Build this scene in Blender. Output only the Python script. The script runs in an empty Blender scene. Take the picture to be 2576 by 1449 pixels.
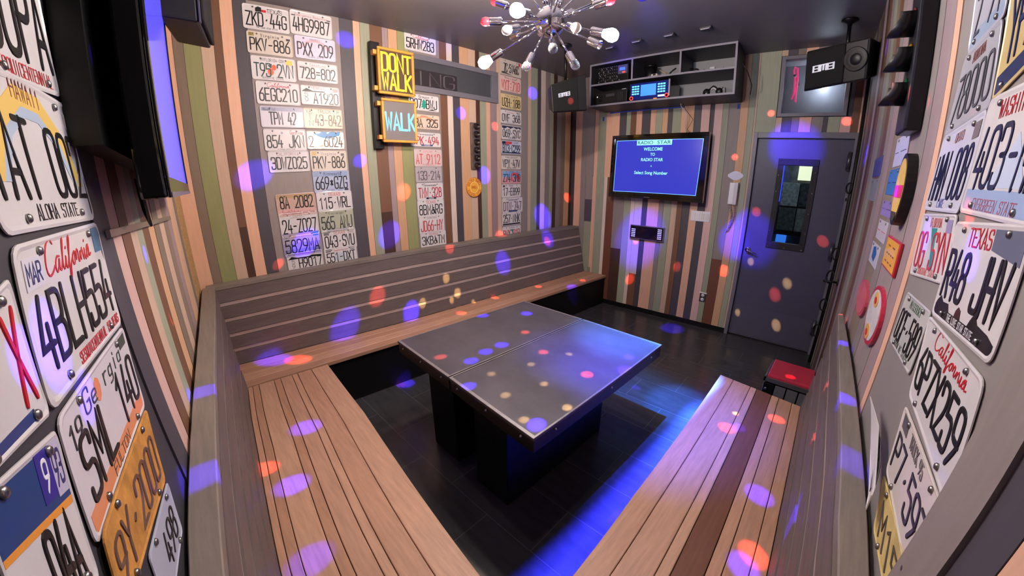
import bpy, bmesh, math, random
from mathutils import Vector, Matrix
from bpy_extras import object_utils
S = bpy.context.scene
COL = S.collection
random.seed(7)
PI = math.pi

# ------------------------------------------------------------------ camera (ultra-wide phone lens), exposure, world
CAM = Vector((0.0, 0.0, 1.703))
FOC, YAW, PITCH, ROLL, LA = 895.915, 0.80136, 0.304538, -0.0039477, 0.739143
def cam_axes():
    cy, sy, cp, sp = math.cos(YAW), math.sin(YAW), math.cos(PITCH), math.sin(PITCH)
    d = Vector((cy*cp, sy*cp, -sp)); r = Vector((sy, -cy, 0)); u = r.cross(d)
    c, s = math.cos(ROLL), math.sin(ROLL)
    return c*r + s*u, -s*r + c*u, d
CR, CU, CD = cam_axes()
cd = bpy.data.cameras.new('camera'); cam = bpy.data.objects.new('camera', cd); COL.objects.link(cam)
cam.matrix_world = Matrix(((CR.x, CU.x, -CD.x, CAM.x), (CR.y, CU.y, -CD.y, CAM.y), (CR.z, CU.z, -CD.z, CAM.z), (0, 0, 0, 1)))
S.camera = cam
cd.sensor_fit = 'HORIZONTAL'; cd.sensor_width = 36.0; cd.sensor_height = 36.0*1449/2576
cd.clip_start = 0.01; cd.clip_end = 50
cd.type = 'PANO'
cc = cd.cycles if hasattr(cd, 'cycles') and hasattr(cd.cycles, 'panorama_type') else cd
cc.panorama_type = 'FISHEYE_LENS_POLYNOMIAL'
cc.fisheye_fov = math.radians(179)
POLY = (0.0, -8.04860825e-02, 2.14562378e-04, 8.02281500e-05, -1.82747470e-06)
for k, c in enumerate(POLY): setattr(cc, 'fisheye_polynomial_k%d' % k, c)

S.view_settings.view_transform = 'Standard'; S.view_settings.look = 'None'
S.view_settings.gamma = 1.0; S.view_settings.use_curve_mapping = False
S.view_settings.exposure = 0.0
S.cycles.use_denoising = True
S.cycles.max_bounces = 7; S.cycles.diffuse_bounces = 4; S.cycles.glossy_bounces = 4
S.cycles.sample_clamp_indirect = 6.0
w = bpy.data.worlds.new('world'); S.world = w; w.use_nodes = True
w.node_tree.nodes['Background'].inputs[0].default_value = (0.01, 0.01, 0.012, 1)

# ------------------------------------------------------------------ a pixel of the 2576 x 1449 frame -> a ray -> a point on a plane
def ray(u, v):
    x, y = (u-1288)/FOC, (v-724.5)/FOC
    r = math.hypot(x, y); th = math.atan(LA*r)/LA
    k = math.tan(th)/max(r, 1e-9)
    return (CR*(x*k) + CU*(-y*k) + CD).normalized()
def hit(px, pl, off=0.0):
    n = Vector(pl[:3]); d = pl[3] + off; r = ray(*px)
    return CAM + r*((d - n.dot(CAM))/n.dot(r))
ZC = 3.0
def nrm(a, b, c, d):
    l = math.sqrt(a*a+b*b+c*c); return (a/l, b/l, c/l, d/l)
# planes as inward normal . p = d ; a positive offset moves into the room
WA = (0, -1, 0, -3.111)
WB = nrm(-1, -0.065, 0, -4.3635)
WC = nrm(-0.05, 1, 0, -0.269)
WD = nrm(1, -0.0444, 0, -0.228)
FL = (0, 0, 1, 0.0)
def ZP(z): return (0, 0, 1, z)
def A(px, o=0.0): return hit(px, WA, o)
def B(px, o=0.0): return hit(px, WB, o)
def Cw(px, o=0.0): return hit(px, WC, o)
def Dw(px, o=0.0): return hit(px, WD, o)
NA, NB, NC, ND = Vector(WA[:3]), Vector(WB[:3]), Vector(WC[:3]), Vector(WD[:3])
UP = Vector((0, 0, 1))
def right_of(n): return UP.cross(n).normalized()      # to the right for someone facing the wall
def yB(y, z=0.0, off=0.0):                            # a point of the far right wall at a given y
    return Vector((4.3635 - 0.065*y, y, z)) + NB*off
def xC(x, z=0.0, off=0.0): return Vector((x, 0.05*x-0.269, z)) + NC*off
def yD(y, z=0.0, off=0.0): return Vector((0.0444*y-0.228, y, z)) + ND*off

# ------------------------------------------------------------------ materials
def lin(c):
    return tuple(((x/255)/12.92 if x/255 <= 0.04045 else ((x/255+0.055)/1.055)**2.4) for x in c)
MATS = {}
def mat(name, col, rough=0.5, metal=0.0, noise=0.0, nscale=30.0, stretch=(1, 1, 1), bump=0.0, emit=0.0, ecol=None, attr=False, spec=0.5, coat=0.0, alpha=None, trans=0.0, ior=1.45):
    if name in MATS: return MATS[name]
    m = bpy.data.materials.new(name); m.use_nodes = True
    nt = m.node_tree; b = nt.nodes['Principled BSDF']
    c = lin(col) + (1,)
    b.inputs['Base Color'].default_value = c
    b.inputs['Roughness'].default_value = rough; b.inputs['Metallic'].default_value = metal
    b.inputs['Specular IOR Level'].default_value = spec; b.inputs['Coat Weight'].default_value = coat
    b.inputs['IOR'].default_value = ior
    if trans: b.inputs['Transmission Weight'].default_value = trans
    if emit:
        b.inputs['Emission Color'].default_value = (lin(ecol or col) + (1,)); b.inputs['Emission Strength'].default_value = emit
    if noise or bump or attr:
        tc = nt.nodes.new('ShaderNodeTexCoord'); mp = nt.nodes.new('ShaderNodeMapping')
        mp.inputs['Scale'].default_value = stretch
        geo = nt.nodes.new('ShaderNodeNewGeometry')
        nt.links.new(geo.outputs['Position'], mp.inputs['Vector'])
        nz = nt.nodes.new('ShaderNodeTexNoise'); nz.inputs['Scale'].default_value = nscale; nz.inputs['Detail'].default_value = 5; nz.inputs['Roughness'].default_value = 0.65
        nt.links.new(mp.outputs[0], nz.inputs['Vector'])
        rp = nt.nodes.new('ShaderNodeMapRange')
        rp.inputs['From Min'].default_value = 0.3; rp.inputs['From Max'].default_value = 0.7
        rp.inputs['To Min'].default_value = 1-noise; rp.inputs['To Max'].default_value = 1+noise*0.6
        nt.links.new(nz.outputs['Fac'], rp.inputs['Value'])
        mx = nt.nodes.new('ShaderNodeVectorMath'); mx.operation = 'SCALE'
        if attr:
            at = nt.nodes.new('ShaderNodeAttribute'); at.attribute_name = 'Col'
            nt.links.new(at.outputs['Color'], mx.inputs[0])
        else:
            mx.inputs[0].default_value = c[:3]
        nt.links.new(rp.outputs[0], mx.inputs['Scale'])
        nt.links.new(mx.outputs[0], b.inputs['Base Color'])
        if bump:
            bp = nt.nodes.new('ShaderNodeBump'); bp.inputs['Strength'].default_value = bump; bp.inputs['Distance'].default_value = 0.004
            nt.links.new(nz.outputs['Fac'], bp.inputs['Height']); nt.links.new(bp.outputs[0], b.inputs['Normal'])
    MATS[name] = m
    return m

# ------------------------------------------------------------------ mesh builder (world coordinates)
class MB:
    def __init__(s): s.v = []; s.f = []; s.c = []; s.sm = []
    def face(s, idx, col=None, sm=False): s.f.append(tuple(idx)); s.c.append(col); s.sm.append(sm)
    def poly(s, pts, col=None):
        i = len(s.v); s.v += [Vector(p) for p in pts]; s.face(range(i, i+len(pts)), col)
    def hexa(s, q0, q1, col=None):          # two quads (same winding) joined into a solid
        i = len(s.v); s.v += [Vector(p) for p in q0] + [Vector(p) for p in q1]; n = len(q0)
        s.face([i+n-1-k for k in range(n)], col); s.face([i+n+k for k in range(n)], col)
        for k in range(n):
            j = (k+1) % n; s.face([i+k, i+j, i+n+j, i+n+k], col)
    def box(s, c, size, R=None, col=None):
        c = Vector(c); hx, hy, hz = [a/2 for a in size]
        P = [Vector((x, y, z)) for z in (-hz, hz) for x, y in ((-hx, -hy), (hx, -hy), (hx, hy), (-hx, hy))]
        if R is not None: P = [R @ p for p in P]
        P = [c+p for p in P]
        s.hexa(P[:4], P[4:], col)
    def slab(s, quad, n, t, col=None):      # quad (TL,TR,BR,BL seen from the front), thickness t behind it
        n = Vector(n); s.hexa([Vector(p)-n*t for p in reversed(quad)], [Vector(p) for p in reversed(quad)], col)
    def tube(s, path, r, seg=8, col=None, caps=True, r2=None):
        path = [Vector(p) for p in path]; n = len(path); rings = []
        prev = None
        for k, p in enumerate(path):
            t = (path[min(k+1, n-1)] - path[max(k-1, 0)]).normalized()
            a = prev if prev is not None else (Vector((0, 0, 1)) if abs(t.z) < .9 else Vector((1, 0, 0)))
            x = (a - t*a.dot(t)).normalized(); y = t.cross(x); prev = x
            rr = r if r2 is None else r + (r2-r)*k/(n-1)
            i = len(s.v); s.v += [p + x*rr*math.cos(2*PI*j/seg) + y*rr*math.sin(2*PI*j/seg) for j in range(seg)]
            rings.append(i)
        for a, b in zip(rings, rings[1:]):
            for j in range(seg):
                l = (j+1) % seg; s.face([a+j, a+l, b+l, b+j], col, True)
        if caps:
            s.face([rings[0]+seg-1-j for j in range(seg)], col); s.face([rings[-1]+j for j in range(seg)], col)
    def lathe(s, o, ax, prof, seg=16, col=None):   # prof: (radius, height along ax)
        o = Vector(o); ax = Vector(ax).normalized()
        a = Vector((0, 0, 1)) if abs(ax.z) < .9 else Vector((1, 0, 0))
        x = (a-ax*a.dot(ax)).normalized(); y = ax.cross(x); rings = []
        for r, h in prof:
            i = len(s.v)
            if r < 1e-6: s.v.append(o+ax*h); rings.append((i, 1))
            else:
                s.v += [o+ax*h + x*r*math.cos(2*PI*j/seg) + y*r*math.sin(2*PI*j/seg) for j in range(seg)]; rings.append((i, seg))
        for (a0, n0), (b0, n1) in zip(rings, rings[1:]):
            for j in range(seg):
                l = (j+1) % seg
                if n0 == 1 and n1 == 1: continue
                if n0 == 1: s.face([a0, b0+l, b0+j], col, True)
                elif n1 == 1: s.face([a0+j, a0+l, b0], col, True)
                else: s.face([a0+j, a0+l, b0+l, b0+j], col, True)
        if rings[0][1] > 1: s.face([rings[0][0]+seg-1-j for j in range(seg)], col)
        if rings[-1][1] > 1: s.face([rings[-1][0]+j for j in range(seg)], col)
    def build(s, name, m, parent=None, bev=0.0, seg=2):
        o0 = parent_loc(parent)
        me = bpy.data.meshes.new(name)
        me.from_pydata([tuple(p-o0) for p in s.v], [], s.f)
        if any(c is not None for c in s.c):
            at = me.color_attributes.new('Col', 'FLOAT_COLOR', 'CORNER'); li = 0
            for f, c in zip(me.polygons, s.c):
                c4 = tuple(c if c is not None else (.5, .5, .5)) + (1,)
                for k in f.loop_indices: at.data[k].color = c4
        for f, sm in zip(me.polygons, s.sm): f.use_smooth = sm
        me.update()
        if bev:
            bm = bmesh.new(); bm.from_mesh(me)
            es = [e for e in bm.edges if len(e.link_faces) == 2 and e.calc_face_angle(0) > 0.6]
            bmesh.ops.bevel(bm, geom=es, offset=bev, segments=seg, affect='EDGES', profile=0.5, clamp_overlap=True)
            bm.to_mesh(me); bm.free()
        o = bpy.data.objects.new(name, me); COL.objects.link(o)
        me.materials.append(m)
        if parent is not None: o.parent = parent
        return o
def parent_loc(p):
    o = Vector((0, 0, 0))
    while p is not None: o = o + p.location; p = p.parent
    return o
def tag(o, label, cat, group=None, kind=None):
    o['label'] = label; o['category'] = cat
    if group: o['group'] = group
    if kind: o['kind'] = kind
    return o
def thing(name, label, cat, loc, group=None):
    o = bpy.data.objects.new(name, None); COL.objects.link(o); o.location = Vector(loc); o.empty_display_size = .05
    return tag(o, label, cat, group)
def struct(o): o['kind'] = 'structure'; return o
def boxpart(name, m, parent, c, size, R=None, bev=0.0):
    b = MB(); b.box(c, size, R); return b.build(name, m, parent, bev)
def frame_of(n, u=None):      # columns: right, up, out
    n = Vector(n); r = right_of(n); u = n.cross(r)
    return Matrix((r, u, n)).transposed()

# ------------------------------------------------------------------ lettering: a stroke alphabet on a 1 x 2 cell
def rc(pts, closed=False, r=.42):
    P = [(p[0], p[1]) for p in pts]; sh = [len(p) > 2 for p in pts]; out = []; n = len(P)
    for k in range(n):
        if (not closed and k in (0, n-1)) or sh[k]: out.append(P[k]); continue
        a, b, c = P[k-1], P[k], P[(k+1) % n]
        la = math.dist(a, b); lc = math.dist(b, c); q = min(r, la*.5, lc*.5)
        p0 = (b[0]+(a[0]-b[0])*q/la, b[1]+(a[1]-b[1])*q/la); p1 = (b[0]+(c[0]-b[0])*q/lc, b[1]+(c[1]-b[1])*q/lc)
        for t in (0, .25, .5, .75, 1):
            out.append(((1-t)**2*p0[0]+2*t*(1-t)*b[0]+t*t*p1[0], (1-t)**2*p0[1]+2*t*(1-t)*b[1]+t*t*p1[1]))
    if closed: out.append(out[0])
    return out
def L(*p): return [(list(p), False)]
def glyphs():
    s = 's'; G = {}
    G['0'] = G['O'] = [([(0, 0), (1, 0), (1, 2), (0, 2)], True)]
    G['1'] = L((.2, 1.6), (.6, 2, s), (.6, 0)); G['2'] = L((0, 1.5), (0, 2), (1, 2), (1, 1.15), (0, .0, s), (1, 0))
    G['3'] = L((0, 1.6), (0, 2), (1, 2), (1, 1.05), (.4, 1.05)) + L((.4, 1.05), (1, 1.05), (1, 0), (0, 0), (0, .4))
    G['4'] = L((.45, 2), (0, .6, s), (1, .6)) + L((.72, 1.15), (.72, 0))
    G['5'] = L((.95, 2), (.08, 2, s), (.02, 1.15, s), (1, 1.25), (1, 0), (0, 0), (0, .4))
    G['6'] = L((.8, 2), (0, 1.1), (0, 0), (1, 0), (1, 1.15), (.05, 1.15)); G['7'] = L((0, 2), (1, 2, s), (.35, 0))
    G['8'] = [([(0, 0), (1, 0), (1, 1.08), (0, 1.08)], True), ([(.06, 1.08), (.94, 1.08), (.94, 2), (.06, 2)], True)]
    G['9'] = L((.2, 0), (1, .9), (1, 2), (0, 2), (0, .88), (.95, .88))
    G['A'] = L((0, 0), (.5, 2, s), (1, 0)) + L((.2, .6), (.8, .6))
    G['B'] = L((0, 1.05), (0, 2, s), (.95, 2), (.95, 1.05), (0, 1.05)) + L((0, 1.05), (1, 1.05), (1, 0), (0, 0, s), (0, 1.05))
    G['C'] = L((1, 1.5), (1, 2), (0, 2), (0, 0), (1, 0), (1, .5)); G['D'] = [([(0, 0, s), (0, 2, s), (1, 2), (1, 0)], True)]
    G['E'] = L((1, 2), (0, 2, s), (0, 0, s), (1, 0)) + L((0, 1.05), (.8, 1.05)); G['F'] = L((1, 2), (0, 2, s), (0, 0)) + L((0, 1.05), (.8, 1.05))
    G['G'] = L((1, 1.5), (1, 2), (0, 2), (0, 0), (1, 0), (1, .9, s), (.55, .9)); G['H'] = L((0, 0), (0, 2)) + L((1, 0), (1, 2)) + L((0, 1), (1, 1))
    G['I'] = L((.5, 0), (.5, 2)); G['J'] = L((1, 2), (1, 0), (0, 0), (0, .5)); G['K'] = L((0, 0), (0, 2)) + L((1, 2), (0, .8)) + L((.3, 1.1), (1, 0))
    G['L'] = L((0, 2), (0, 0, s), (1, 0)); G['M'] = L((0, 0), (0, 2, s), (.5, .8, s), (1, 2, s), (1, 0)); G['N'] = L((0, 0), (0, 2, s), (1, 0, s), (1, 2))
    G['P'] = L((0, 0), (0, 2, s), (1, 2), (1, .95), (0, .95)); G['Q'] = G['O'] + L((.6, .5), (1.05, -.1)); G['R'] = G['P'] + L((.45, .95), (1, 0))
    G['S'] = L((1, 1.6), (1, 2), (0, 2), (0, 1.05), (1, 1.05), (1, 0), (0, 0), (0, .4)); G['T'] = L((0, 2), (1, 2)) + L((.5, 2), (.5, 0))
    G['U'] = L((0, 2), (0, 0), (1, 0), (1, 2)); G['V'] = L((0, 2), (.5, 0, s), (1, 2)); G['W'] = L((0, 2), (.22, 0, s), (.5, 1.3, s), (.78, 0, s), (1, 2))
    G['X'] = L((0, 0), (1, 2)) + L((0, 2), (1, 0)); G['Y'] = L((0, 2), (.5, 1, s), (1, 2)) + L((.5, 1), (.5, 0)); G['Z'] = L((0, 2), (1, 2, s), (0, 0, s), (1, 0))
    G['-'] = L((.2, 1), (.8, 1)); G['.'] = L((.45, .95), (.55, 1.05)); G['='] = L((.1, 1.25), (.9, 1.25)) + L((.1, .8), (.9, .8)); G["'"] = L((.5, 2), (.45, 1.6)); G[':'] = L((.5, 1.5), (.5, 1.4)) + L((.5, .6), (.5, .5))
    # wheelchair symbol, star
    G['&'] = L((.35, 1.95), (.4, 1.9)) + L((.4, 1.65), (.45, .9, s), (.9, .9, s), (1.1, .2)) + L((.42, 1.3), (.85, 1.3)) + [([(.0, .05), (.8, .05), (.8, .85), (.0, .85)], True)]
    G['*'] = L((.2, .7), (.8, 1.3)) + L((.2, 1.3), (.8, .7)) + L((.5, .6), (.5, 1.4))
    # lower case
    a = L((.85, .9), (.1, 1.0), (.05, 0), (.85, .1)) + L((.85, 1), (.85, 0))
    G['a'] = a; G['b'] = L((.1, 2), (.1, 0)) + L((.1, .9), (.9, 1.05), (.9, -.05), (.1, .1)); G['c'] = L((.9, .8), (.8, 1.05), (.05, 1), (.05, 0), (.9, 0), (.9, .25))
    G['d'] = L((.9, 2), (.9, 0)) + L((.9, .9), (.1, 1.05), (.1, -.05), (.9, .1)); G['e'] = L((.05, .5), (.9, .55, s), (.9, 1.05), (.05, 1.05), (.05, 0), (.9, 0)); G['f'] = L((.9, 2), (.4, 2), (.4, 0)) + L((.1, 1.1), (.8, 1.1))
    G['g'] = a + L((.85, .2), (.85, -.6), (.1, -.6)); G['h'] = L((.1, 2), (.1, 0)) + L((.1, .8), (.2, 1.05), (.9, 1.05), (.9, 0)); G['i'] = L((.5, 1.05), (.5, 0)) + L((.5, 1.5), (.5, 1.6)); G['k'] = L((.1, 2), (.1, 0)) + L((.8, 1.1), (.1, .5)) + L((.3, .65), (.9, 0))
    G['l'] = L((.5, 2), (.5, 0)); G['m'] = L((0, 1.05), (0, 0)) + L((0, .8), (.1, 1.05), (.5, 1.05), (.5, 0)) + L((.5, .8), (.6, 1.05), (1, 1.05), (1, 0)); G['n'] = L((.1, 1.05), (.1, 0)) + L((.1, .8), (.2, 1.05), (.9, 1.05), (.9, 0)); G['o'] = [([(.05, 0), (.9, 0), (.9, 1.05), (.05, 1.05)], True)]
    G['p'] = L((.1, 1.05), (.1, -.6)) + L((.1, .9), (.9, 1.05), (.9, -.05), (.1, .1)); G['r'] = L((.2, 1.05), (.2, 0)) + L((.2, .7), (.4, 1.05), (.9, 1)); G['s'] = L((.85, .9), (.7, 1.05), (.1, 1.05), (.1, .55), (.9, .5), (.9, 0), (.1, 0), (.05, .2)); G['t'] = L((.45, 1.6), (.45, 0), (.9, 0)) + L((.1, 1.1), (.85, 1.1))
    G['u'] = L((.1, 1.05), (.1, 0), (.9, 0), (.9, 1.05)); G['v'] = L((.1, 1.05), (.5, 0, s), (.9, 1.05)); G['w'] = L((0, 1.05), (.25, 0, s), (.5, .9, s), (.75, 0, s), (1, 1.05)); G['x'] = L((.1, 0), (.9, 1.05)) + L((.1, 1.05), (.9, 0)); G['y'] = L((.1, 1.05), (.5, .05)) + L((.9, 1.05), (.4, -.6))
    return {k: [rc(p, c) for p, c in g] for k, g in G.items()}
GL = glyphs()
CALI = [[(1.0, 1.7), (.7, 2.0), (.3, 1.8), (.05, 1.1), (.1, .4), (.4, .05), (.8, .2), (1.1, .5)], [(1.7, .9), (1.4, .95), (1.15, .55), (1.25, .1), (1.5, .2), (1.7, .9), (1.65, .2), (1.85, .1), (2.05, .5), (2.35, 1.6), (2.3, 1.9), (2.15, 1.5), (2.1, .3), (2.25, .05), (2.45, .3), (2.6, .85), (2.55, .2), (2.7, .05), (2.9, .3), (3.3, 1.6), (3.2, 1.95), (3.05, 1.5), (3.0, .2), (2.9, -.6), (3.1, -.5), (3.15, .1), (3.4, .4), (3.75, .85), (3.5, .6), (3.55, .1), (3.8, .1), (3.9, .6), (3.75, .85), (4.05, .75), (4.1, .2), (4.2, .9), (4.45, .8), (4.4, .15), (4.6, .1), (4.8, .85), (4.85, .1), (4.9, .6), (5.15, .9), (5.25, .1), (5.45, .3), (5.55, .85), (5.55, .15), (5.7, .05), (5.85, .4), (6.3, .9), (6.05, .9), (5.85, .5), (5.95, .1), (6.2, .25), (6.3, .9), (6.3, .15), (6.6, .3)], [(2.65, 1.2), (2.68, 1.25)], [(5.6, 1.2), (5.63, 1.25)]]
def chaikin(p, n=2):
    for _ in range(n):
        q = [p[0]]
        for a, b in zip(p, p[1:]): q += [(a[0]*.75+b[0]*.25, a[1]*.75+b[1]*.25), (a[0]*.25+b[0]*.75, a[1]*.25+b[1]*.75)]
        p = q+[p[-1]]
    return p
def ink(mb, polys, P, wd, hgt, col=None, taper=.7):
    """raised ribbons along 2-D polylines; P(x, y, h) places them; wd is the stroke width in the same 2-D unit"""
    for pl in polys:
        p = [pl[0]]
        for q in pl[1:]:
            if math.dist(q, p[-1]) > wd*.05: p.append(q)
        if len(p) < 2: p.append((p[0][0]+wd*.1, p[0][1]))
        closed = math.dist(pl[0], pl[-1]) < 1e-6 and len(p) > 3
        if closed and math.dist(p[0], p[-1]) < wd*.3: p[-1] = p[0]
        n = len(p); rows = []
        for k in range(n):
            a = p[k-1] if k else (p[-2] if closed else p[0]); b = p[k+1] if k < n-1 else (p[1] if closed else p[-1])
            d1 = (p[k][0]-a[0], p[k][1]-a[1]); d2 = (b[0]-p[k][0], b[1]-p[k][1])
            l1 = math.hypot(*d1); l2 = math.hypot(*d2)
            t = ((d1[0]/l1 if l1 else 0)+(d2[0]/l2 if l2 else 0), (d1[1]/l1 if l1 else 0)+(d2[1]/l2 if l2 else 0)); l = math.hypot(*t) or 1
            t = (t[0]/l, t[1]/l); nn = (-t[1], t[0])
            dd = d1 if l1 else d2; ld = l1 or l2
            cs = max(.55, abs(t[0]*dd[0]/ld+t[1]*dd[1]/ld)); rows.append((p[k], nn, t, wd/2/cs))
        if not closed:      # rounded ends
            (q, nn, t, _), (q2, n2, t2, _) = rows[0], rows[-1]; h = wd/2
            rows = [((q[0]-t[0]*h, q[1]-t[1]*h), nn, t, h*.35), ((q[0]-t[0]*h*.7, q[1]-t[1]*h*.7), nn, t, h*.75)] + rows + [((q2[0]+t2[0]*h*.7, q2[1]+t2[1]*h*.7), n2, t2, h*.75), ((q2[0]+t2[0]*h, q2[1]+t2[1]*h), n2, t2, h*.35)]
        i0 = len(mb.v)
        for (q, nn, t, h) in rows:
            for sgn, f, z in ((1, 1, 0), (1, taper, hgt), (-1, taper, hgt), (-1, 1, 0)):
                mb.v.append(P(q[0]+nn[0]*h*f*sgn, q[1]+nn[1]*h*f*sgn, z))
        for k in range(len(rows)-1):
            a = i0+4*k; b = a+4
            for j in range(3): mb.face([a+j+1, a+j, b+j, b+j+1], col)
        if not closed:
            e = i0+4*(len(rows)-1); mb.face([i0+3, i0+2, i0+1, i0], col); mb.face([e, e+1, e+2, e+3], col)
def write(mb, s, P, x0, y0, x1, y1, wd, hgt, col=None, gap=.32, asp=None, taper=.7):
    """a line of capitals fitted into the box x0..x1, y0..y1 (2-D units of P)"""
    n = len(s)
    if n == 0: return
    W = (x1-x0)/(n + (n-1)*gap); H = (y1-y0)/2
    if asp and W > H*2*asp:
        W2 = H*2*asp; tot = W2*(n+(n-1)*gap); x0 += (x1-x0-tot)/2; W = W2
    for k, ch in enumerate(s):
        g = GL.get(ch)
        if not g: continue
        ox = x0+k*W*(1+gap)
        ink(mb, [[(ox+q[0]*W, y0+q[1]*H) for q in pl] for pl in g], P, wd, hgt, col, taper)

# ------------------------------------------------------------------ palette of the painted boards
PAL = {k: lin(v) for k, v in dict(peach=(218, 172, 144), beige=(196, 168, 146), light=(206, 190, 176), sage=(150, 154, 132), green=(142, 144, 98), grey=(136, 126, 122),
       slate=(74, 70, 76), brown=(112, 78, 58), dark=(72, 48, 38), mauve=(152, 132, 134), tan=(202, 160, 124), gb=(128, 112, 98), pink=(206, 170, 160), red=(110, 66, 48)).items()}
WOODV = mat('painted boards', (150, 130, 115), rough=.55, noise=.09, nscale=9, stretch=(6, 6, .5), attr=True, bump=.05)
WOODX = mat('boards along the long bench', (150, 130, 115), rough=.5, noise=.2, nscale=9, stretch=(.6, 7, 7), attr=True, bump=.06)
WOODY = mat('boards along the side bench', (150, 130, 115), rough=.5, noise=.2, nscale=9, stretch=(7, .6, 7), attr=True, bump=.06)
DARKPAINT = mat('dark grey paint', (58, 56, 62), rough=.55, noise=.08, nscale=4)
BLACK = mat('black paint', (8, 8, 9), rough=.45, noise=.1, nscale=6)
BLACKM = mat('satin black metal', (16, 16, 18), rough=.35, metal=.2)
BLACKP = mat('black plastic', (12, 12, 13), rough=.4)
GLOSSB = mat('gloss black plastic', (8, 8, 10), rough=.08, coat=.4)
CHROME = mat('chrome', (225, 225, 230), rough=.06, metal=1.0)
STEEL = mat('brushed steel', (150, 150, 156), rough=.35, metal=1.0, noise=.1, nscale=60)
BOLT = mat('plate bolt steel', (150, 148, 145), rough=.3, metal=1.0)
WHITEP = mat('white plastic', (222, 222, 226), rough=.35)
GREYP = mat('grey plate panel', (134, 127, 124), rough=.55, noise=.05, nscale=5)

def boards(name, m, items, face, z0, z1, n, t=.018, parent=None, gap=.002):
    """vertical boards on a wall: items (s0, s1, colour or [(z_top, colour), ...]); face(s, z) is the board front"""
    mb = MB()
    for s0, s1, c in items:
        if isinstance(c, str): c = [(z1, c)]
        lo = z0
        for zt, cn in c:
            zt = min(zt, z1)
            if zt <= lo: continue
            k = random.uniform(.93, 1.07); cc = tuple(x*k for x in PAL[cn])
            q = [face(s0, zt), face(s1, zt), face(s1, lo), face(s0, lo)]
            e = (q[1]-q[0]).normalized()*gap*.5; z = Vector((0, 0, gap*.5))
            q = [q[0]+e, q[1]-e, q[2]-e, q[3]+e]
            dn = n*random.uniform(-.0012, .0012)
            mb.slab([p+dn for p in q], n, t-.002, cc); lo = zt
    return mb.build(name, m, parent)
# ---- the far left wall (long bench below it): board joints read along the bench top
ja = [(440, 'dark'), (463, 'peach'), (513, 'peach'), (538.2, 'gb'), (561, 'green'), (598.7, 'beige'), (627.4, 'brown'), (646.3, 'peach'), (674, 'slate'), (703.7, 'grey'), (903.8, 'slate'), (933.4, 'peach'), (948.3, 'sage'), (970.2, 'brown'), (997.2, 'mauve'), (1010.6, 'tan'), (1030.4, 'green'), (1056.4, 'grey'), (1124, 'brown'), (1139.8, 'light'), (1152.4, 'slate'), (1168.5, 'tan'), (1189.2, 'beige'), (1205.3, 'dark'), (1214.3, 'sage'), (1228.6, 'peach'), (1238.5, 'mauve'), (1253.2, 'beige'), (1263, 'grey'), (1326.8, 'beige'), (1334, 'sage'), (1349, 'slate'), (1357, 'light'), (1368, 'grey'), (1378.8, 'sage'), (1387, 'dark'), (1395.8, 'grey'), (1405.7, 'gb'), (1415.6, 'tan'), (1428, 'dark'), (1437, None)]
def ledge_v(u): return 722 - (u-540)*.1615
def xa(u):
    if u < 520: return -.45 + (u-440)*.0040
    return A((u, ledge_v(u)-4)).x
XS = [xa(u) for u, _ in ja]; XS[0] = -.3
ia = [(XS[k], XS[k+1], ja[k][1]) for k in range(len(ja)-1)]
# a grey board carries the two-column plate run ; a few boards change colour part-way up
ia = [(a, b, ([(1.42, 'dark'), (ZC, 'brown')] if c == 'brown' and a < 2 else c)) for a, b, c in ia]
ia = [(a, b, c) for a, b, c in ia]
WALL_A = boards('wall_far_left', WOODV, ia, lambda s, z: Vector((s, 3.111, z)), 0, ZC, NA); struct(WALL_A)
last = XS[-1]
if last < 4.2: struct(boards('trim_1', WOODV, [(last, 4.24, 'grey')], lambda s, z: Vector((s, 3.112, z)), 0, ZC, NA))
# ---- the far right wall (monitor, door)
def sB(u, v): return B((u, v)).y
lowb = [(245, 'sage'), (290, 'dark'), (380, 'sage'), (440, 'light'), (475, 'brown'), (540, 'slate'), (585, 'peach'), (685, 'grey'), (725, 'sage'), (790, 'beige'), (840, 'brown'), (885, 'slate'), (950, 'peach'), (1015, 'slate'), (1080, 'pink'), (1145, 'sage'), (1195, 'red'), (1285, 'tan'), (1350, 'sage'), (1400, None)]
def lowy(u): return sB(1450+u/3.813, 480+(1025+(u-245)*.261)/3.813)
yl = [lowy(u) for u, _ in lowb]
uppb = [(85, 'grey'), (165, 'slate'), (265, 'peach'), (325, 'sage'), (420, 'peach'), (605, 'slate'), (700, 'sage'), (760, 'brown'), (835, 'peach'), (915, 'slate'), (1035, 'peach'), (1110, 'sage'), (1200, 'tan'), (1275, 'slate'), (1340, 'sage'), (1460, 'peach'), (1550, 'tan'), (1640, 'slate'), (1740, 'pink'), (1860, 'beige'), (1970, 'sage'), (2090, 'light'), (2160, 'grey'), (2250, None)]
yu = [sB(1450+u/5.573, 316) for u, _ in uppb]
left = [(1438, 'peach'), (1453, 'grey'), (1465, [(1.12, 'sage'), (1.42, 'slate'), (ZC, 'grey')]), (1482, 'peach'), (1491, 'sage'), (1509, 'light'), (1517, [(1.4, 'red'), (ZC, 'brown')]), (1535, None)]
ylf = [sB(u, 640) for u, _ in left]
ZS = 1.72
ib = [(ylf[k], ylf[k+1], left[k][1]) for k in range(len(left)-1)]
ib += [(ylf[-1], yl[1], 'grey')]
mid = []
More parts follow.
